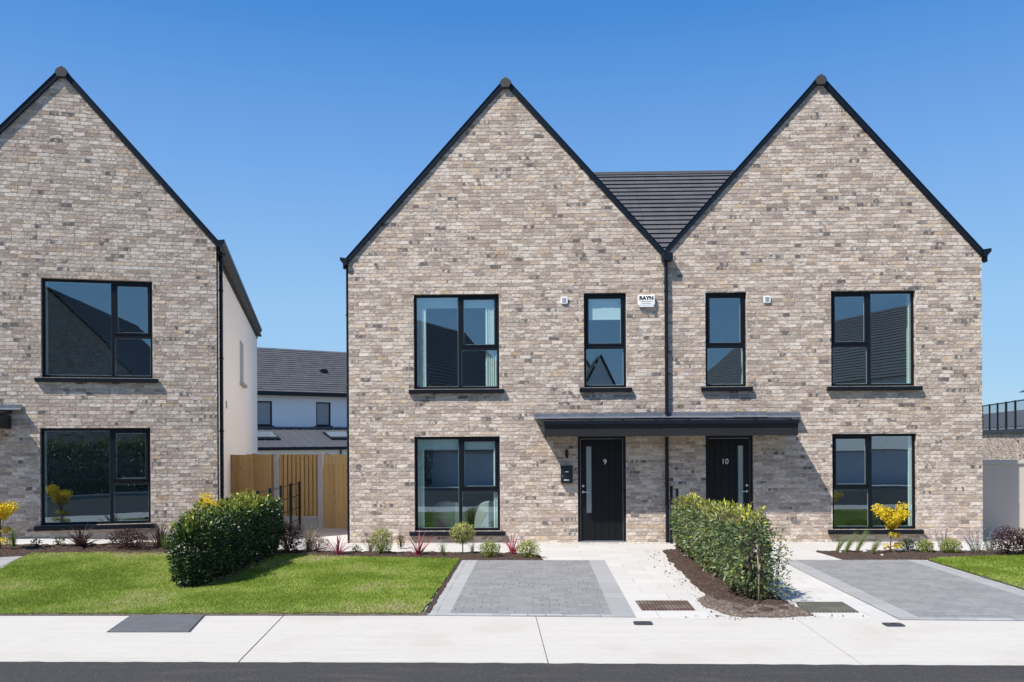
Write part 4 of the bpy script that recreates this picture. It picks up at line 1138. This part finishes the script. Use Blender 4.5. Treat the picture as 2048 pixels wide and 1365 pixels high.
def maple(px, py, top, x0, x1, label, seed, n=2600, low=True):
    p = ground(px, py); m = mpp(p); H_ = (py-top)*m; W_ = (x1-x0)*m; cx = ((x0+x1)/2 - px)*m
    r = empty('maple_tree', p); tag(r, label, 'tree', 'young golden maples'); rg = np.random.default_rng(seed)
    tr = MB(); knots = []
    fork = H_*.38
    tr.tube([(0, 0, -.05), (.006, .004, fork*.5), (0.01, 0, fork)], [.013, .011, .009], 7)
    K_ = 7
    for i in range(K_):
        a = 2*math.pi*i/K_ + rg.uniform(-.4, .4); q = rg.uniform(.25, .5)*W_ if i else .02
        e = Vector((cx*.8 + math.cos(a)*q, math.sin(a)*q*.8, H_*(.60 + .34*min(1., abs(math.cos(a))*q/(.36*W_)) + rg.uniform(-.04, .04))))
        mid = Vector((e.x*.45, e.y*.45, (fork + e.z)*.5 + .03))
        tr.tube([(0.01, 0, fork*rg.uniform(.7, 1.)), mid, e], [.007, .005, .002], 6)
        knots += [(e, .095), (mid.lerp(e, .55), .085), (mid.lerp(e, .2), .06)]
    if low:
        for i in range(6):
            a = rg.uniform(0, 6.28); e = Vector((math.cos(a)*W_*.22, math.sin(a)*W_*.15, H_*rg.uniform(.12, .4)))
            tr.tube([(0, 0, e.z*.8), e], [.004, .002], 5); knots.append((e, .058))
    tr.build('trunk', M['stem'], r, smooth=True)
    wts = np.array([k_[1]**2 for k_ in knots]); wts /= wts.sum(); idx = rg.choice(len(knots), n, p=wts)
    c = np.array([tuple(knots[i][0]) for i in idx]); sz = np.array([knots[i][1] for i in idx])
    off = rg.normal(size=(n, 3)); off /= np.linalg.norm(off, axis=1, keepdims=True); rad = rg.random(n)**.45
    pos = c + off*(rad*sz*H_/.85)[:, None]*np.array([1.15, 1., .75])
    d = off*.7 + rg.normal(0, .5, (n, 3)) + np.array([0, 0, -.25])
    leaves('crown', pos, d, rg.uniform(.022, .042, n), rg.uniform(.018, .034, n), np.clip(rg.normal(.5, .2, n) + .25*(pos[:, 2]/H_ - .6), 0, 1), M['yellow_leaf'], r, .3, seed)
    return r

def hedge(label, x0, x1, y0, y1, h0, h1, n, mat, seed, ln, wd, group, gap_low=.12, wobble=.10, brown=0., stakes=False, notch=(), cap_l=.3, tip=(.38, .56), rise=.28):
    """loose clipped hedge: leaves fill a rounded, uneven slab that runs along y"""
    r = empty('hedge', ((x0+x1)/2, (y0+y1)/2, T((x0+x1)/2, (y0+y1)/2))); tag(r, label, 'hedge', group)
    ox, oy, oz = r.location; rg = np.random.default_rng(seed)
    L_ = y1 - y0; W_ = x1 - x0
    m = int(n*4.2); t = rg.random(m)
    cx = rg.uniform(-1, 1, m); cz = rg.uniform(-1, 1, m); rr = (np.abs(cx)**3.2 + np.abs(cz)**3.2)**(1/3.2)
    ok = (rr < 1) & (rg.random(m) < np.clip((rr - .30)/.6, 0, 1)**1.3 + .02)
    t, cx, cz, rr = t[ok], cx[ok], cz[ok], rr[ok]; m = len(t); rad = rr
    y = y0 + L_*t
    hh = h0 + (h1-h0)*t
    for yc, dep, wv in notch: hh = hh - dep*np.exp(-((y-yc)/wv)**2)
    cap = np.minimum(1, np.minimum((y - y0), (y1 - y))/cap_l)
    capf = np.sqrt(np.clip(1 - (1 - np.clip(cap, 0, 1))**2, .03, 1))
    nz = np.array([mnoise.fractal(Vector((float(yy)*2.1, float(q)*1.3, seed + float(w_)*1.3)), .8, 2., 3) for yy, q, w_ in zip(y, cx, cz)])
    k_ = 1 + wobble*nz*1.6
    X = (x0+x1)/2 + cx*k_*W_/2*capf
    hm = hh/2 + gap_low/2; Z = hm + cz*k_*(hh-gap_low)/2*(.75 + .25*capf)
    keep = np.ones(m, bool)
    sp_ = np.array([mnoise.noise(Vector((float(a_)*7, float(b_)*7, float(c_)*7 + seed))) for a_, b_, c_ in zip(X, y, Z)])
    keep &= sp_ > -.28 - .25*rg.random(m)
    X, y, Z, cx, cz, nz, capf, hh = [q[keep][:n] for q in (X, y, Z, cx, cz, nz, capf, hh)]; n = len(X)
    gz = np.array([T(a_, b_) for a_, b_ in zip(X, y)])
    pos = np.stack([X - ox, y - oy, Z + gz - oz], 1)
    out = np.stack([cx, np.where(y < y0 + .3, -1., np.where(y > y1 - .3, 1., 0.))*(1 - capf)*2, cz], 1)
    d = out*.6 + rg.normal(0, .55, (n, 3)) + np.stack([0*X, 0*X, rise + .5*(Z > hh*.84)], 1)
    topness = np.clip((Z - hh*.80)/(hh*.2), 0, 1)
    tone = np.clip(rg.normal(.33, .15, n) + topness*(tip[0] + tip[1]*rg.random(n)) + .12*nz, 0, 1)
    if brown: tone = np.where(rg.random(n) < brown, rg.uniform(.68, .76, n), tone)
    shoots = rg.random(n) < .02
    tone = np.where(shoots, rg.uniform(.8, 1., n), tone)
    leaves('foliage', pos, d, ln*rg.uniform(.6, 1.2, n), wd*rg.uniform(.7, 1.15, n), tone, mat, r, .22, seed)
    s = MB(); ns = int(L_/.16)
    for i in range(ns):
        yy = y0 + .15 + (L_-.3)*i/(ns-1) + rg.uniform(-.05, .05); xx = (x0+x1)/2 + rg.uniform(-.08, .08)*W_/.6
        g0 = T(xx, yy) - oz
        for q in range(3):
            ex, ey = rg.uniform(-.35, .35)*W_, rg.uniform(-.15, .15)
            hq = (h0 + (h1-h0)*(yy-y0)/L_)*rg.uniform(.6, .92)
            s.tube([(xx-ox, yy-oy, g0-.03), (xx-ox+ex*.3, yy-oy+ey*.5, g0+hq*.5), (xx-ox+ex, yy-oy+ey, g0+hq)], [.010, .007, .003], 5)
    s.build('stem', M['stem'], r, smooth=True)
    return r, (ox, oy, oz)

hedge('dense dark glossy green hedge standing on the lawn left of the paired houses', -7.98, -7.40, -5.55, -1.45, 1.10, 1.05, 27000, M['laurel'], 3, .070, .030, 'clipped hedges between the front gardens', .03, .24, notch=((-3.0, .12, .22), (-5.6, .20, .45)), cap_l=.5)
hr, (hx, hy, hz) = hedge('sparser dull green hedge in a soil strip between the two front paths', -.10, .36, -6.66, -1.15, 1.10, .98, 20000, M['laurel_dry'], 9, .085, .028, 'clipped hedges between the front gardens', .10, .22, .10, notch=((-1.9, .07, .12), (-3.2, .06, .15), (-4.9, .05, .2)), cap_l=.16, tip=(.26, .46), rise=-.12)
sk = MB()
sk.tube([(.12-hx, -6.72-hy, 0-hz), (.14-hx, -6.66-hy, .42), (.13-hx, -6.55-hy, .80)], [.013, .010, .006], 8)
sk.tube([(.135-hx, -6.67-hy, .40), (.15-hx, -6.68-hy, .50)], [.014, .011], 7)
sk.build('stem', M['pale_stem'], hr, smooth=True)
tw = MB(); rg = np.random.default_rng(4)
for i in range(6):
    x_, y_ = .24 + .2*rg.random() - hx, -6.6 + .5*rg.random() - hy
    tw.tube([(x_, y_, .02), (x_+.02, y_, .4), (x_+rg.uniform(-.05, .08), y_-.05, .9)], [.007, .005, .002], 5)
tw.build('twig', M['purple_leaf'], hr, smooth=True)
n_ = 420; rg = np.random.default_rng(8)
pp_ = np.stack([rg.uniform(.26, .52, n_)-hx, rg.uniform(-6.85, -6.2, n_)-hy, rg.uniform(.08, .95, n_)], 1)
leaves('foliage', pp_, rg.normal(0, .6, (n_, 3)) + np.array([.4, -.2, .1]), rg.uniform(.04, .075, n_), rg.uniform(.014, .024, n_), np.clip(rg.normal(.45, .2, n_), 0, 1), M['laurel_dry'], hr, .2, 8)

# bed in front of number nine, left to right
G_C = 'red cordylines in the front bed'; G_L = 'lime shrubs in the front bed'; G_V = 'clipped variegated balls'
shrub('shrub', 577, 1106, 58, 62, 900, .034, .018, M['purple_leaf'], 'dark purple-leaved shrub beside the black rail by the left hedge', seed=21, group='dark-leaved shrubs')
strap('sedge', 618, 1101, 78, 130, .005, .62, 1.7, M['carex_leaf'], 'arching tan sedge in front of the concrete gravel board', 'ornamental grass', 22, basew=.05)
strap('ornamental_grass', 572, 1098, 68, 60, .004, .25, .5, M['carex_leaf'], 'upright straw-coloured grass behind the purple shrub at the black rail', 'ornamental grass', 23, basew=.06)
shrub('shrub', 636, 1106, 46, 34, 260, .030, .015, M['purple_leaf'], 'low sparse reddish shrub left of the leftmost red cordyline', seed=24, tone_mu=.7)
strap('cordyline', 676, 1111, 60, 24, .019, .78, .9, M['red_leaf'], 'leftmost red cordyline, at the corner of the house', 'plant', 25, G_C)
shrub('seedling', 713, 1108, 22, 16, 60, .035, .016, M['grass_leaf'], 'tiny green seedling right of the leftmost red cordyline', 'plant', seed=26)
strap('ornamental_grass', 741, 1104, 48, 42, .0035, .42, .7, M['bronze_leaf'], 'wispy dark grass left of the clipped ball by the lawn', 'ornamental grass', 27, basew=.03)
shrub('ball_shrub', 763, 1110, 48, 54, 1500, .024, .013, M['varieg_leaf'], 'round variegated shrub growing from the ground left of the window', seed=28, group=G_V, lump=.08, tone_sd=.22, upright=.2)
shrub('shrub', 802, 1098, 17, 34, 260, .024, .010, M['carex_leaf'], 'small narrow bronze shrub between the round shrub and a red cordyline', seed=29, lump=.2)
strap('cordyline', 837, 1113, 62, 32, .019, .85, 1.0, M['red_leaf'], 'red cordyline under the left end of the window sill', 'plant', 30, G_C)
strap('ornamental_grass', 886, 1112, 30, 46, .0035, .22, .4, M['grass_leaf'], 'short green grass tuft under the ground-floor window, left of the lollipop shrub', 'ornamental grass', 31, basew=.03)
shrub('ball_tree', 925, 1109, 52, 64, 1500, .024, .013, M['varieg_leaf'], 'lollipop-shaped variegated shrub on a bare stem under the window', 'shrub', seed=32, group=G_V, trunk=.19, lump=.10, tone_sd=.22, upright=.1)
strap('ornamental_grass', 944, 1109, 26, 40, .0035, .22, .4, M['sage_leaf'], 'short grey-green grass tuft touching the stem of the lollipop shrub', 'ornamental grass', 33, basew=.03)
shrub('lime_shrub', 980, 1116, 44, 34, 620, .026, .015, M['lime_leaf'], 'lime-green low shrub beneath the right end of the window sill', seed=34, group=G_L)
strap('cordyline', 1026, 1110, 54, 27, .019, .78, 1.0, M['red_leaf'], 'rightmost red cordyline, between two lime-green shrubs', 'plant', 35, G_C)
shrub('lime_shrub', 1057, 1117, 48, 36, 640, .026, .015, M['lime_leaf'], 'lime-green low shrub at the paved end of the bed', seed=36, group=G_L)

# bed of the house on the left
maple(0, 1101, 985, -30, 32, 'golden-leaved young maple cut by the left edge of the view', 41, 3000)
strap('ornamental_grass', 27, 1096, 42, 70, .0035, .16, .25, M['grass_leaf'], 'upright green grass tuft beside the maple at the left edge', 'ornamental grass', 42, basew=.03)
shrub('seedling', 73, 1097, 24, 18, 46, .04, .018, M['dark_leaf'], 'tiny green seedling in bare soil, nearer the left edge', 'plant', seed=43)
shrub('seedling', 118, 1094, 24, 18, 46, .04, .018, M['dark_leaf'], 'tiny green seedling in bare soil under the left window corner', 'plant', seed=44)
strap('phormium', 163, 1095, 68, 34, .034, .66, 1.1, M['bronze_leaf'], 'bronze strap-leaved phormium below the left-hand window pane', 'plant', 45, 'bronze phormiums', basew=.05)
shrub('shrub', 257, 1099, 80, 42, 1000, .034, .018, M['purple_leaf'], 'dark purple-leaved shrub between the two bronze phormiums', seed=46, group='dark-leaved shrubs', tone_mu=.5)
strap('phormium', 319, 1097, 68, 30, .030, .55, .9, M['bronze_leaf'], 'bronze strap-leaved phormium close to the dark hedge', 'plant', 47, 'bronze phormiums', basew=.05)
strap('ornamental_grass', 330, 1101, 36, 80, .004, .22, .3, M['grass_leaf'], 'upright green grass tuft between phormium and dark hedge', 'ornamental grass', 48, basew=.04)
maple(425, 1090, 986, 402, 446, 'golden-leaved young maple whose top shows above the dark hedge', 49, 2200, False)

# bed in front of number ten
for i, (x, y, h, lab) in enumerate(((1674, 1103, 36, 'leftmost feathery green grass in the bed under the right-hand window'), (1690, 1107, 46, 'feathery green grass second from the left in the right-hand bed'),
                                    (1714, 1103, 48, 'tall feathery green grass nearest the right-hand sill, third from the left'), (1743, 1110, 40, 'feathery green grass just left of the golden maple'))):
    strap('feather_grass', x, y, h, 95, .0018, .16, .35, M['grass_leaf'], lab, 'ornamental grass', 60+i, 'feathery grasses in the right-hand bed', lean=(.42, 0.), basew=.035, tone=(.3, 1.))
maple(1781, 1107, 1010, 1754, 1820, 'golden-leaved young maple in front of the right-hand window', 65, 2400)
shrub('shrub', 1815, 1100, 30, 22, 420, .024, .013, M['dark_leaf'], 'small dark green shrub right of the golden maple', seed=66)
shrub('lime_shrub', 1850, 1106, 36, 26, 560, .024, .014, M['lime_leaf'], 'lime-green mound between a dark shrub and catmint', seed=67, group='lime mounds in the right-hand bed')
shrub('lime_shrub', 1902, 1108, 42, 30, 640, .024, .014, M['lime_leaf'], 'lime-green mound at the edge of the right-hand lawn', seed=68, group='lime mounds in the right-hand bed')
def catmint(px, py, w, h, n, spikes, label, seed):
    p = ground(px, py); m = mpp(p); rg = np.random.default_rng(seed); r = empty('catmint', p); tag(r, label, 'plant', 'catmint plants in the right-hand bed')
    s = MB(); P_ = []; F_ = []
    for i in range(spikes):
        a = rg.uniform(0, 6.28); q = rg.random()**.6*w*m/2; H_ = h*m*rg.uniform(.6, 1.); e = Vector((math.cos(a)*q, math.sin(a)*q, H_))
        b_ = Vector((math.cos(a)*q*.25, math.sin(a)*q*.25, 0)); s.tube([b_, b_.lerp(e, .5) + Vector((0, 0, .02)), e], [.003, .0025, .0015], 5)
        for k_ in range(int(n/spikes)): t = rg.random()*.7; P_.append(tuple(b_.lerp(e, t) + Vector(rg.normal(0, .018, 3))))
        if i % 2 == 0:
            for k_ in range(38): t = .62 + .38*rg.random(); F_.append(tuple(b_.lerp(e, t) + Vector(rg.normal(0, .008, 3))))
    s.build('stem', M['sage_leaf'], r)
    P_, F_ = np.array(P_), np.array(F_); P_[:, 2] = np.maximum(P_[:, 2], .01)
    leaves('foliage', P_, rg.normal(0, .6, P_.shape) + np.array([0, 0, .3]), rg.uniform(.018, .032, len(P_)), .011, np.clip(rg.normal(.5, .2, len(P_)), 0, 1), M['sage_leaf'], r, .2, seed)
    leaves('flower', F_, rg.normal(0, .6, F_.shape), rg.uniform(.010, .018, len(F_)), .010, np.clip(rg.normal(.5, .25, len(F_)), 0, 1), M['flower'], r, .2, seed+1)
catmint(1886, 1104, 40, 50, 260, 14, 'sparse catmint with few flower spikes behind the two lime mounds', 70)
catmint(1955, 1110, 62, 46, 480, 22, 'bushy catmint right of the lime mounds', 71)
catmint(1980, 1102, 44, 58, 320, 20, 'catmint with tall lilac spikes by the corner of the brick house', 72)
shrub('shrub', 2014, 1112, 58, 58, 640, .036, .020, M['purple_leaf'], 'dark red-leaved shrub between catmint and the right edge', seed=73, group='dark-leaved shrubs', tone_mu=.55, shell=.2)
shrub('shrub', 2052, 1112, 52, 54, 640, .036, .020, M['purple_leaf'], 'dark red-leaved shrub cut by the right edge of the view', seed=74, group='dark-leaved shrubs', tone_mu=.55, shell=.2)
for i, (x, y, lab) in enumerate(((1681, 1109, 'small pale stone among the feathery grasses'), (1730, 1107, 'largest pale stone in the right-hand bed'), (1764, 1115, 'small pale stone right of the feathery grasses'))):
    p = ground(x, y); b = bmesh.new(); bmesh.ops.create_icosphere(b, subdivisions=2, radius=.03 + .016*(i == 1))
    for v in b.verts: v.co *= 1 + .25*mnoise.noise(v.co*30 + Vector((i, 0, 0))); v.co.z *= .6
    me = bpy.data.meshes.new('stone'); b.to_mesh(me); b.free(); me.materials.append(M['concrete_post']); o = link(bpy.data.objects.new('stone', me)); o.location = p + Vector((0, 0, .04)); tag(o, lab, 'stone', 'pale stones in the bed')

# ------------------------------------------------------------------ black estate rails
def rail_fence(x0, y0, x1, y1, n, h, label, rails=(.28, .56, .84, 1.12)):
    r = empty('rail_fence', (x0, y0, T(x0, y0))); tag(r, label, 'railing', 'black metal rails beside the hedges')
    dx, dy = x1-x0, y1-y0; L_ = math.hypot(dx, dy); ux, uy = dx/L_, dy/L_
    for i in range(n):
        t = i/(n-1); p = MB(); cx, cy = dx*t, dy*t
        a, b_ = .028, .008
        vs = [(cx + sx*a*uy*1. + sy*b_*ux, cy - sx*a*ux + sy*b_*uy, z) for z in (-.15, h) for sy in (-1, 1) for sx in (-1, 1)]
        p.add(vs, [(0, 2, 3, 1), (4, 5, 7, 6), (0, 1, 5, 4), (2, 6, 7, 3), (0, 4, 6, 2), (1, 3, 7, 5)])
        p.build('post', M['black_steel'], r)
    for z in rails:
        q = MB(); q.tube([(0, 0, z), (dx, dy, z)], .009, 8); q.build('rail', M['black_steel'], r)
rail_fence(-7.98, -1.3, -8.22, 2.55, 5, 1.16, 'black metal estate rails in front of the timber fence')
rail_fence(.02, -1.05, .05, -.16, 2, 1.16, 'short black metal rail between the front doors at the right hedge')

# ------------------------------------------------------------------ side fence, gate, and what shows between the houses
fn = empty('timber_fence', (-9.96, 2.7, 0)); tag(fn, 'brown board fence with concrete posts closing the gap between the houses', 'fence')
pm = MB(); x = 0.
while x < 1.07:
    w_ = .145; z1 = 1.80 + random.uniform(-.008, .008); yy = random.uniform(-.004, .004)
    pm.box(x+.003, min(x+w_, 1.085)-.003, yy, yy+.018, .02, z1); pm.box(x+w_-.035, min(x+w_+.025, 1.085), yy-.018, yy-.001, .02, z1-.006); x += w_
pm.build('board_panel', M['wood'], fn)
for x0 in (1.10, 2.14):
    p = MB(); p.box(x0, x0+.12, -.05, .07, -.1, 1.815); p.build('concrete_post', M['concrete_post'], fn, bevel=.008)
pm = MB()
for i in range(9):
    xx = 1.235 + i*.1; pm.box(xx, xx+.074, -.012, .008, .33, 1.80 + random.uniform(-.008, .008))
for i in range(9):
    xx = 1.235 + i*.1 + .045; pm.box(xx, min(xx+.08, 2.135), .034, .050, .33, 1.79)
for z in (.45, 1.0, 1.62): pm.box(1.225, 2.135, .009, .033, z, z+.07)
pm.build('slat_panel', M['wood_slat'], fn)
gb2 = MB(); gb2.box(1.222, 2.138, -.02, .03, -.05, .32); gb2.build('gravel_board', M['concrete_post'], fn)
gt = empty('side_gate', (-7.70, 2.70, 0)); tag(gt, 'brown boarded side gate against the brick house corner', 'gate')
gm = MB(); x = .015
while x < 1.16: gm.box(x+.004, x+.116, random.uniform(-.008, .004), .02, .04, 1.58 + random.uniform(-.004, .004)); x += .12
gm.build('board_panel', M['wood'], gt)
gm = MB()
for z in (.25, .8, 1.35): gm.box(.02, 1.17, .021, .06, z, z+.1)
gm.build('brace', M['wood'], gt)
bf = empty('timber_fence', (-11.5, 9.2, 0)); tag(bf, 'sunlit pale board fence of the back garden showing above the gate', 'fence')
fm = MB(); x = 0.
while x < 7.: fm.box(x+.003, x+.117, random.uniform(-.004, .004), .02, .02, 1.70 + random.uniform(-.01, .01)); x += .12
fm.build('board_panel', M['wood_pale'], bf)
fm = MB()
for i in range(4): fm.box(i*2.3, i*2.3+.1, .03, .13, 0, 1.74)
fm.build('concrete_post', M['concrete_post'], bf)

# terrace behind, seen between the houses (turned away, so its face is in skylight)
def at(px, py, d):
    r_ = ray(px, py); b_ = -r_[0]*math.sin(PSI) + r_[1]*math.cos(PSI); t = d/b_
    return Vector((CAMX + t*r_[0], -CAMD + t*r_[1], CAMH + t*r_[2]))
def back_house():
    P0 = at(514.5, 785, 46.); th = R(36)
    r = empty('terrace_house', (P0.x - 6*math.cos(th), P0.y - 6*math.sin(th), 0.), th)
    tag(r, 'white rendered terrace with dark tiled roof in the gap behind the timber fence', 'house')
    zE = P0.z; x1 = 18.
    wm_ = MB(); holes = []
    wl_ = [5.95, 9.25, 12.0]
    for x in wl_: holes.append((x, x+.85, zE-1.75, zE-.45))
    wall_with_holes(0, x1, -.3, zE-.05, holes, 0, .3, wm_); wm_.box(0, x1, 7.7, 8., -.3, zE-.05); wm_.box(0, .3, .302, 7.698, -.3, zE-.05); wm_.box(x1-.3, x1, .302, 7.698, -.3, zE-.05)
    wm_.build('wall', M['render_white'], r, fix=False)
    for a, b_, c, d in holes:
        f = MB(); frame_rect(f, a+.002, b_-.002, c+.002, d-.002, .07, .06, .13); fo = f.build('window', M['frame'], r)
        g_ = MB(); g_.quad((a+.07, .1, c+.07), (b_-.07, .1, c+.07), (b_-.07, .1, d-.07), (a+.07, .1, d-.07)); g_.build('pane', M['plaster'], fo, fix=False)
        s_ = MB(); s_.box(a-.1, b_+.1, -.07, .06, c-.12, c-.001); s_.build('sill', M['frame'], fo)
    rf = MB(); ph = R(33); L_ = 4.25/math.cos(ph)
    def f1(s, n, u): return (u, -.25 + s*math.cos(ph) - n*math.sin(ph), zE + .05 + s*math.sin(ph) + n*math.cos(ph))
    def f2(s, n, u): return (u, 8.25 - s*math.cos(ph) + n*math.sin(ph), zE + .05 + s*math.sin(ph) + n*math.cos(ph))
    roof_courses(rf, f1, L_, .235, -.2, x1+.2, .035); roof_courses(rf, f2, L_, .30, -.2, x1+.2, .035)
    ro = rf.build('roof', M['tile_x'], r)
    rv_ = MB(); sv = L_*.48; q = f1(sv, .03, 10.4); rv_.rbox(10.2, 10.6, q[1]-.2, q[1]+.25, q[2]-.08, q[2]+.12, .08); rv_.build('roof_vent', M['black_steel'], ro)
    gm_ = MB(); gm_.box(-.2, x1+.2, -.40, -.22, zE-.16, zE+.02); gm_.build('gutter', M['verge'], r)
    # single-storey lean-to
    e = MB(); zh, zl = zE-1.98, zE-2.95; yd = -3.4
    e.prism_x([(yd, zl), (-.004, zh), (-.004, zh+.08), (yd, zl+.08)], -.1, x1+.1)
    for i in range(32):
        x = i*.56; e.prism_x([(yd, zl+.08), (-.02, zh+.08), (-.02, zh+.115), (yd, zl+.115)], x, x+.03)
    eo = e.build('lean_to_roof', M['zinc_roof'], r)
    fl_ = MB(); fl_.box(-.1, x1+.1, -.12, -.002, zh+.09, zh+.17); fl_.build('lead_flashing', M['lead'], eo)
    for x in (5.1, 9.2, 13.4):
        k_ = MB(); sl_ = (zh-zl)/abs(yd); ya, yb = -2.25, -1.0
        za, zb = zh+.13 + ya*sl_, zh+.13 + yb*sl_
        k_.prism_x([(ya, za-.02), (yb, zb-.02), (yb, zb+.05), (ya, za+.05)], x, x+1.35); ko = k_.build('skylight', M['black_steel'], r)
        q_ = MB(); q_.prism_x([(ya+.1, za+.056), (yb-.1, zb+.046), (yb-.1, zb+.06), (ya+.1, za+.068)], x+.08, x+1.27); q_.build('pane', M['skylight'], ko)
    g2 = MB(); g2.box(-.1, x1+.1, yd-.14, yd+.01, zl-.08, zl+.07); g2.build('gutter', M['verge'], r)
    w2 = MB(); w2.box(0, x1, yd+.05, yd+.3, -.3, zl-.02); w2.build('wall', M['render_white'], r)
    for x in (6.2, 10.4):
        d_ = MB(); frame_rect(d_, x, x+1.9, .1, zl-.42, .08, yd+.02, yd+.06); do = d_.build('patio_door', M['frame'], r)
        g_ = MB(); g_.box(x+.08, x+1.82, yd+.035, yd+.045, .18, zl-.5); g_.build('pane', M['skylight'], do)
    for x in (9.2, 9.95):
        p_ = MB(); p_.tube([(x, yd-.02, 0), (x, yd-.02, zl-.05)], .04, 8); p_.build('downpipe', M['verge'], r)
back_house()

# ------------------------------------------------------------------ right-hand side: garden wall and the brick block with a terrace
gw = empty('garden_wall', (6.33, 1.26, 0)); tag(gw, 'pale rendered garden wall right of the brick house, half in shadow', 'wall')
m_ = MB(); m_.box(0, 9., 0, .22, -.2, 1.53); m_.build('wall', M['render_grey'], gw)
m_ = MB(); m_.box(0, 9., -.04, .26, 1.532, 1.61); m_.build('coping', M['concrete'], gw, bevel=.01)
def right_block():
    a, b_ = Vector((17.28, 21.65, 0)), Vector((15.75, 15.61, 0)); d = (b_ - a).normalized(); ang = math.atan2(d.y, d.x)
    o_ = a - d*30
    r = empty('brick_block', (o_.x, o_.y, 0), ang); tag(r, 'low buff brick block with a railed roof terrace at the right edge', 'building')
    L_ = 46.
    # local x runs towards the camera, local y away from the visible face (to the right)
    holes = [(35.3, 35.6, .2, 2.0), (36.35, 36.65, .2, 2.0)]
    w_ = MB(); wall_with_holes(0, L_, -.2, 2.28, holes, 0, .3, w_); w_.box(0, .3, .302, 6., -.2, 2.28); w_.box(L_-.3, L_, .302, 6., -.2, 2.28); w_.box(.0, L_, 6.002, 6.3, -.2, 2.28); w_.build('wall', M['brick_far'], r, fix=False)
    for h in holes:
        f = MB(); f.box(h[0]+.003, h[1]-.003, .08, .14, h[2], h[3]); f.build('window', M['frame'], r)
    c = MB(); c.box(-.05, L_, -.08, 6.3, 2.284, 2.44); c.build('parapet_coping', M['black_steel'], r)
    rl = MB(); rl.box(0, L_, -.02, .03, 3.50, 3.545); rl.box(0, L_, -.01, .02, 2.52, 2.55)
    for i in range(int(L_/.14)): rl.box(i*.14, i*.14+.010, 0, .010, 2.55, 3.50)
    ro = rl.build('balustrade', M['black_steel'], r)
    for i in range(int(L_/1.3)):
        p = MB(); p.box(i*1.3, i*1.3+.06, -.035, .035, 2.44, 3.56); p.build('post', M['black_steel'], ro)
    bk = MB(); bk.prism_x([(2.2, 2.445), (6.2, 2.445), (6.2, 2.6), (4.2, 3.62)], .5, L_); bk.build('low_roof', M['tile_x'], r)
    u = MB(); u.box(33.6, 41., .9, 6., 2.445, 4.0); u.build('upper_storey', M['render_white'], r)
    rf = MB(); rf.prism_x([(.6, 3.95), (6.4, 3.95), (3.5, 5.4)], 33.2, 41.4); rf.build('roof', M['tile_x'], r)
right_block()

# ------------------------------------------------------------------ across the road: what the windows mirror
ow = empty('boundary_wall', (-26, -20.4, 0)); tag(ow, 'long pale rendered boundary wall across the road, mirrored in the ground-floor windows', 'wall')
m_ = MB(); m_.box(0, 52, -.2, 0, -.1, 1.55); m_.build('wall', M['render_white'], ow)
m_ = MB(); m_.box(0, 52, -.24, .04, 1.553, 1.62); m_.build('coping', M['concrete'], ow)
ho, _ = hedge('tall dark hedge across the road, mirrored in the far-left lower window', -.45, .45, -3.6, 3.6, 2.1, 2.0, 9000, M['laurel'], 17, .14, .06, 'hedges across the road', .0, .2)
ho.location = (-10.6, -19.7, .1); ho.rotation_euler = (0, 0, R(90))
def opp_house(x, y, rz, W_, D_, ze, zr, label, wall='render_white', openings=True):
    """plain rendered house, ridge along local x"""
    r = empty('house' if wall == 'brick' else 'rendered_house', (x, y, 0), rz); tag(r, label, 'house', 'houses across the road')
    m = MB(); m.box(-W_/2, W_/2, -D_/2, D_/2, -.2, ze)
    for sx in (-1, 1): m.prism_x([(-D_/2, ze), (D_/2, ze), (0, zr-.1)], sx*W_/2 - .15*(sx > 0) , sx*W_/2 + .15*(sx < 0))
    m.build('wall', M[wall], r)
    rf = MB(); ph = math.atan2(zr-ze, D_/2); L_ = math.hypot(zr-ze, D_/2) + .3
    for sg in (1, -1):
        def fn(s, n, u, sg=sg): return (u, sg*(D_/2 + .25 - s*math.cos(ph) + n*math.sin(ph)), ze - .2 + s*math.sin(ph) + n*math.cos(ph))
        roof_courses(rf, fn, L_ + .0, .30, -W_/2-.15, W_/2+.15, .045)
    rf.build('roof', M['tile_x'], r)
    for i in range(int(W_/3) if openings else 0):
        xx = -W_/2 + 1.2 + i*3.
        for z0 in (.3, 3.1):
            f = MB(); f.box(xx, xx+1.4, D_/2 - .02, D_/2 + .02, z0, z0+1.7); f.build('window', M['frame'], r)
    return r
opp_house(-10., -36.3, R(109), 15.3, 8.5, 5.3, 9.6, 'brick house with a long dark roof, mirrored in both left-hand upper windows', 'brick')
opp_house(17.6, -37., R(71.6), 26., 11.5, 5.3, 9.7, 'white house with a wide dark roof, mirrored in the rightmost upper window', openings=False)
opp_house(9.4, -62., R(90), 8., 6.2, 5.0, 9.6, 'white gable mirrored at the left of the narrow window beside the right-hand door')
opp_house(17.6, -68., R(90), 16., 9., 5.2, 9.8, 'dark tiled roof mirrored at the right of the narrow window above the door marked 10')
opp_house(3.4, -59.5, R(90), 7., 4.4, 4.6, 9.1, 'nearer white gable mirrored in the narrow window by the alarm box')
opp_house(2.86, -69.5, R(90), 7., 4.6, 4.8, 9.6, 'farther white gable mirrored in the narrow window by the alarm box')

for i in bpy.data.objects:
    if i.type == 'MESH' and i.parent is None and 'kind' not in i and 'category' not in i: print('untagged', i.name)
